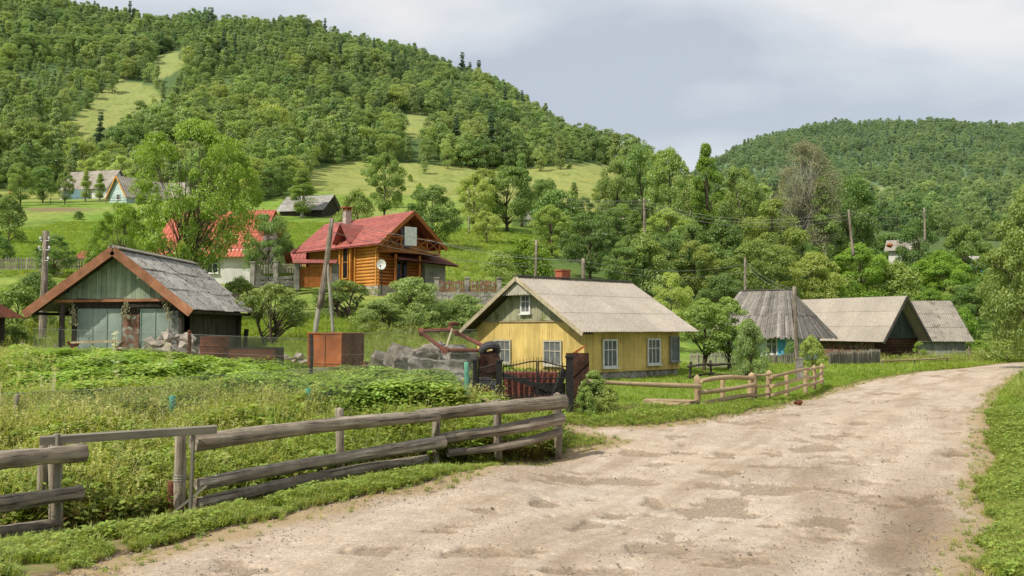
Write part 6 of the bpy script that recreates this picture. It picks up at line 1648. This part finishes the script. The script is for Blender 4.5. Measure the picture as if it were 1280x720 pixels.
# verge between fence and road, left
do('verge_grass', GV, 26000, (-9, 3), (7, 19), lambda x, y, px, py: inview(px) & (sd_noisy(x, y) < -.02) & ((fbm(x*1.7, y*1.7, 91) > .36) | (sdist(x, y) < -.9)) & (y < fence_y(x)+.9) & (py < 760), .4, .85, 'green grass verge between the log fence and the road', 'grass')
do('driveway_grass', GV, 15000, (-2, 8), (14.5, 24), lambda x, y, px, py: inview(px) & (sd_noisy(x, y) < 0) & (y > fence_y(x)) & (px > 600), .4, .85, 'grass around the driveway and the gate', 'grass')
do('right_verge_grass', GV, 27000, (4, 14), (6.5, 24), lambda x, y, px, py: inview(px) & (sd_noisy(x, y) < .12) & (px > 1100), .5, 1.1, 'green grass verge on the right side of the road', 'grass')
do('right_verge_far_grass', LT, 9000, (10, 34), (22, 52), lambda x, y, px, py: inview(px) & (sd_noisy(x, y) < 0) & (px > 1150) & (py > 455), .9, 1.8, 'far grass verge on the right side of the road', 'grass')
do('right_verge_weeds', WT, 260, (5.5, 14), (9, 26), lambda x, y, px, py: inview(px) & (sd_noisy(x, y) < -.9) & (px > 1180), .4, .7, 'weeds in the right verge', 'weeds')
do('right_verge_tall_weeds', WT, 260, (12, 26), (22, 42), lambda x, y, px, py: (px > 1245) & (px < 1330) & (sd_noisy(x, y) < -.4), .7, 1.1, 'tall weeds at the far right verge', 'weeds')
do('lawn', LT, 34000, (1.5, 22), (20.5, 46), lambda x, y, px, py: inview(px) & (sd_noisy(x, y) < -.05) & (px > 690) & (px < 1130) & ~((px > 725) & (px < 810) & (py > 506) & (py < 518)), .45, 1.0, 'bright mown lawn between the houses and the road', 'grass')
do('far_verge_grass', LT, 16000, (12, 44), (38, 72), lambda x, y, px, py: inview(px) & (sd_noisy(x, y) < -.05) & (px > 960), .7, 1.6, 'grass before the barn and the small house', 'grass')
do('far_verge_weeds', WT, 420, (22, 44), (46, 66), lambda x, y, px, py: (px > 1095) & (px < 1240) & (sd_noisy(x, y) < -.9) & (py < 458), .7, 1.2, 'weeds along the barn walls and the far verge', 'weeds')
do('edge_tufts', GV, 1500, (-8, 24), (7, 40), lambda x, y, px, py: inview(px) & (sd_noisy(x, y) > -.05) & (sd_noisy(x, y) < .5), .4, .8, 'small grass tufts along the road rim', 'grass')
# garden
wedge = lambda x, y, px, py: (y > fence_y(x)+.25)
do('garden_weeds', [WT[0], WT[2], WT[0], WT[1], WT[2], WT[3]], 2500, (-14, 1.0), (10, 21), lambda x, y, px, py: inview(px) & wedge(x, y, px, py) & (px < 620) & (((px < 300) & (py > 528)) | ((py > 528) & (px >= 300)) | (px < 42)) & ~((px > 430) & (y < 17.5)), .55, 1.2, 'tall weeds and seeding grass along the garden fence', 'weeds')
do('garden_left_weeds', WT, 1500, (-19, -6), (16, 29.4), lambda x, y, px, py: (px > -60) & (px < 60) & (py < 520) & (py > 430), .6, 1.05, 'tall pale weeds at the left of the potato patch', 'weeds')
do('garden_undergrowth', GV, 22000, (-14, 3.2), (10, 24.5), lambda x, y, px, py: inview(px) & wedge(x, y, px, py) & (px < 620), 1.0, 2.1, 'grass under the garden plants', 'grass')
do('ditch_weeds', BW, 1150, (-8, 1.2), (10.1, 16.5), lambda x, y, px, py: (px > -40) & (px < 690) & (y > fence_y(x)+.12) & (y < fence_y(x)+1.5), .6, 1.1, 'brown and green weeds in the ditch behind the fence, brown partly standing in for shade', 'weeds')
do('potato_patch', PO, 5900, (-17, 0), (14.5, 27.5), lambda x, y, px, py: (px > 20) & (px < 560) & (py < 528) & (y > 15) & (y < 27.3) & ((y < 24.4) | (px < 200)) & ((px < 350) | (y < 21.5)), .85, 1.35, 'leafy potato patch before the shed', 'garden plants')
do('potato_patch_weeds', WT, 700, (-17, 0), (14.5, 27), lambda x, y, px, py: (px > 10) & (px < 600) & (py < 530) & (y > 15) & ((y < 24.3) | (px < 200)) & (fbm(x*.5, y*.5, 71) > .46), .35, .8, 'weeds growing between the garden plants', 'weeds')
do('fence_weeds', [WT[0], WT[2], WT[0]], 1500, (-6, 1.2), (10.5, 17.5), lambda x, y, px, py: (px > 215) & (px < 700) & wedge(x, y, px, py) & (y < fence_y(x)+2.0), .5, 1.1, 'fine green weeds rising behind the log fence', 'weeds')
do('straw_weeds', [WT[1], WT[3]], 760, (-14, -2), (10.5, 18), lambda x, y, px, py: (px > -60) & (px < 330) & (py > 498) & wedge(x, y, px, py), .6, 1.15, 'straw coloured seeding grass behind the fence', 'weeds')
do('wildflowers', FL, 26, (-14, -4), (12.5, 22), lambda x, y, px, py: (px > -20) & (px < 300) & wedge(x, y, px, py), .7, 1.2, 'white wildflowers scattered in the weeds', 'flowers')
do('yard_grass', LT, 26000, (-24, 2.5), (25, 48), lambda x, y, px, py: inview(px) & (px < 700) & ~((px > 60) & (px < 330) & (y > 29.5) & (y < 38)) & ~((px > 170) & (px < 600) & (y < 27.2)), 1.0, 2.2, 'grass of the yard and slope behind the shed', 'grass')
do('yard_weeds', WT, 500, (-24, -1), (28, 48), lambda x, y, px, py: inview(px) & ((px < 90) | ((px > 440) & (px < 640))) & (y > 30), .7, 1.5, 'weeds on the slope behind the yard', 'weeds')
do('meadow_grass', LT, 26000, (-60, 14), (47, 120), lambda x, y, px, py: inview(px, 20) & (px < 720) & in_clear(px, py), .9, 1.9, 'meadow grass on the slopes', 'grass')
# loose stones on the road
def pebbles():
    for k, (n, s0, s1, seed) in enumerate(((16000, .005, .014, 1), (450, .014, .032, 2))):
        P = scat(n, (-8, 12), (6.5, 26), lambda x, y, px, py: inview(px) & (sd_noisy(x, y) > -.1) & (rng.random(len(x)) < .25+.75*np.clip(1.2-sd_noisy(x, y), 0, 1)+.6*0*px))
        if k == 0:
            m = MB(); rock(m, (0,0,.3), (1,1,.7), 10); st = m.build('loose_stone', M['pebble'], loc=(1.2, 9.5, Hs(1.2, 9.5)+.01)); st.scale = (.03,)*3; tag(st, 'loose stone on the gravel road', 'stones', kind='stuff')
            pebbles.st = st
        gn_scatter('loose_gravel' if k == 0 else 'loose_stones', [pebbles.st], P, rots(len(P), .4), rng.uniform(s0, s1, len(P)), 'loose gravel on the road surface' if k == 0 else 'bigger loose stones on the road surface', 'gravel')
pebbles()

# ------------------------------------------------------------ camera, light, sky
cam = bpy.data.cameras.new('camera'); co = bpy.data.objects.new('camera', cam); COL.objects.link(co); SC.camera = co
cam.sensor_width = 36; cam.lens = 36*F/1280; cam.clip_end = 6000; cam.clip_start = .1
co.location = (0, 0, CAMZ); co.rotation_euler = (math.pi/2+PITCH, 0, 0)
EL = math.radians(49); AZ = math.radians(-131)     # azimuth from +Y towards +X
sd_ = Vector((math.sin(AZ)*math.cos(EL), math.cos(AZ)*math.cos(EL), math.sin(EL)))
sun = bpy.data.lights.new('sun', 'SUN'); so = bpy.data.objects.new('sun', sun); COL.objects.link(so)
sun.energy = 4.4; sun.angle = math.radians(.6); sun.color = (1, .94, .82); so.rotation_euler = (-sd_).to_track_quat('-Z', 'Y').to_euler()
W = bpy.data.worlds.new('World'); SC.world = W; W.use_nodes = True; nt = W.node_tree; nt.nodes.clear()
def nn(t, **k):
    n = nt.nodes.new(t)
    for a, b in k.items(): setattr(n, a, b)
    return n
sky = nn('ShaderNodeTexSky', sky_type='NISHITA'); sky.sun_disc = False; sky.sun_elevation = EL; sky.sun_rotation = AZ
tc = nn('ShaderNodeTexCoord'); mp = nn('ShaderNodeMapping'); mp.inputs['Scale'].default_value = (.8, .8, 2.2); mp.inputs['Location'].default_value = (9.3, 2.2, 4.4)
nt.links.new(tc.outputs['Generated'], mp.inputs[0])
nz = nn('ShaderNodeTexNoise'); nz.inputs['Scale'].default_value = 2.6; nz.inputs['Detail'].default_value = 9; nz.inputs['Roughness'].default_value = .52; nz.inputs['Distortion'].default_value = .25
nt.links.new(mp.outputs[0], nz.inputs['Vector'])
rp = nn('ShaderNodeValToRGB'); e = rp.color_ramp.elements; e[0].position = .38; e[0].color = (.53, .585, .665, 1); e[1].position = .62; e[1].color = (.88, .865, .87, 1)
q = e.new(.5); q.color = (.68, .72, .77, 1)
nt.links.new(nz.outputs['Fac'], rp.inputs[0])
b1 = nn('ShaderNodeBackground'); b1.inputs['Strength'].default_value = .10; nt.links.new(sky.outputs[0], b1.inputs[0])
b2 = nn('ShaderNodeBackground'); b2.inputs['Strength'].default_value = 1.06; nt.links.new(rp.outputs[0], b2.inputs[0])
mx = nn('ShaderNodeMixShader'); mx.inputs[0].default_value = .90
nt.links.new(b1.outputs[0], mx.inputs[1]); nt.links.new(b2.outputs[0], mx.inputs[2])
wo = nn('ShaderNodeOutputWorld'); nt.links.new(mx.outputs[0], wo.inputs[0])
SC.view_settings.view_transform = 'Standard'; SC.view_settings.look = 'None'; SC.view_settings.exposure = 0
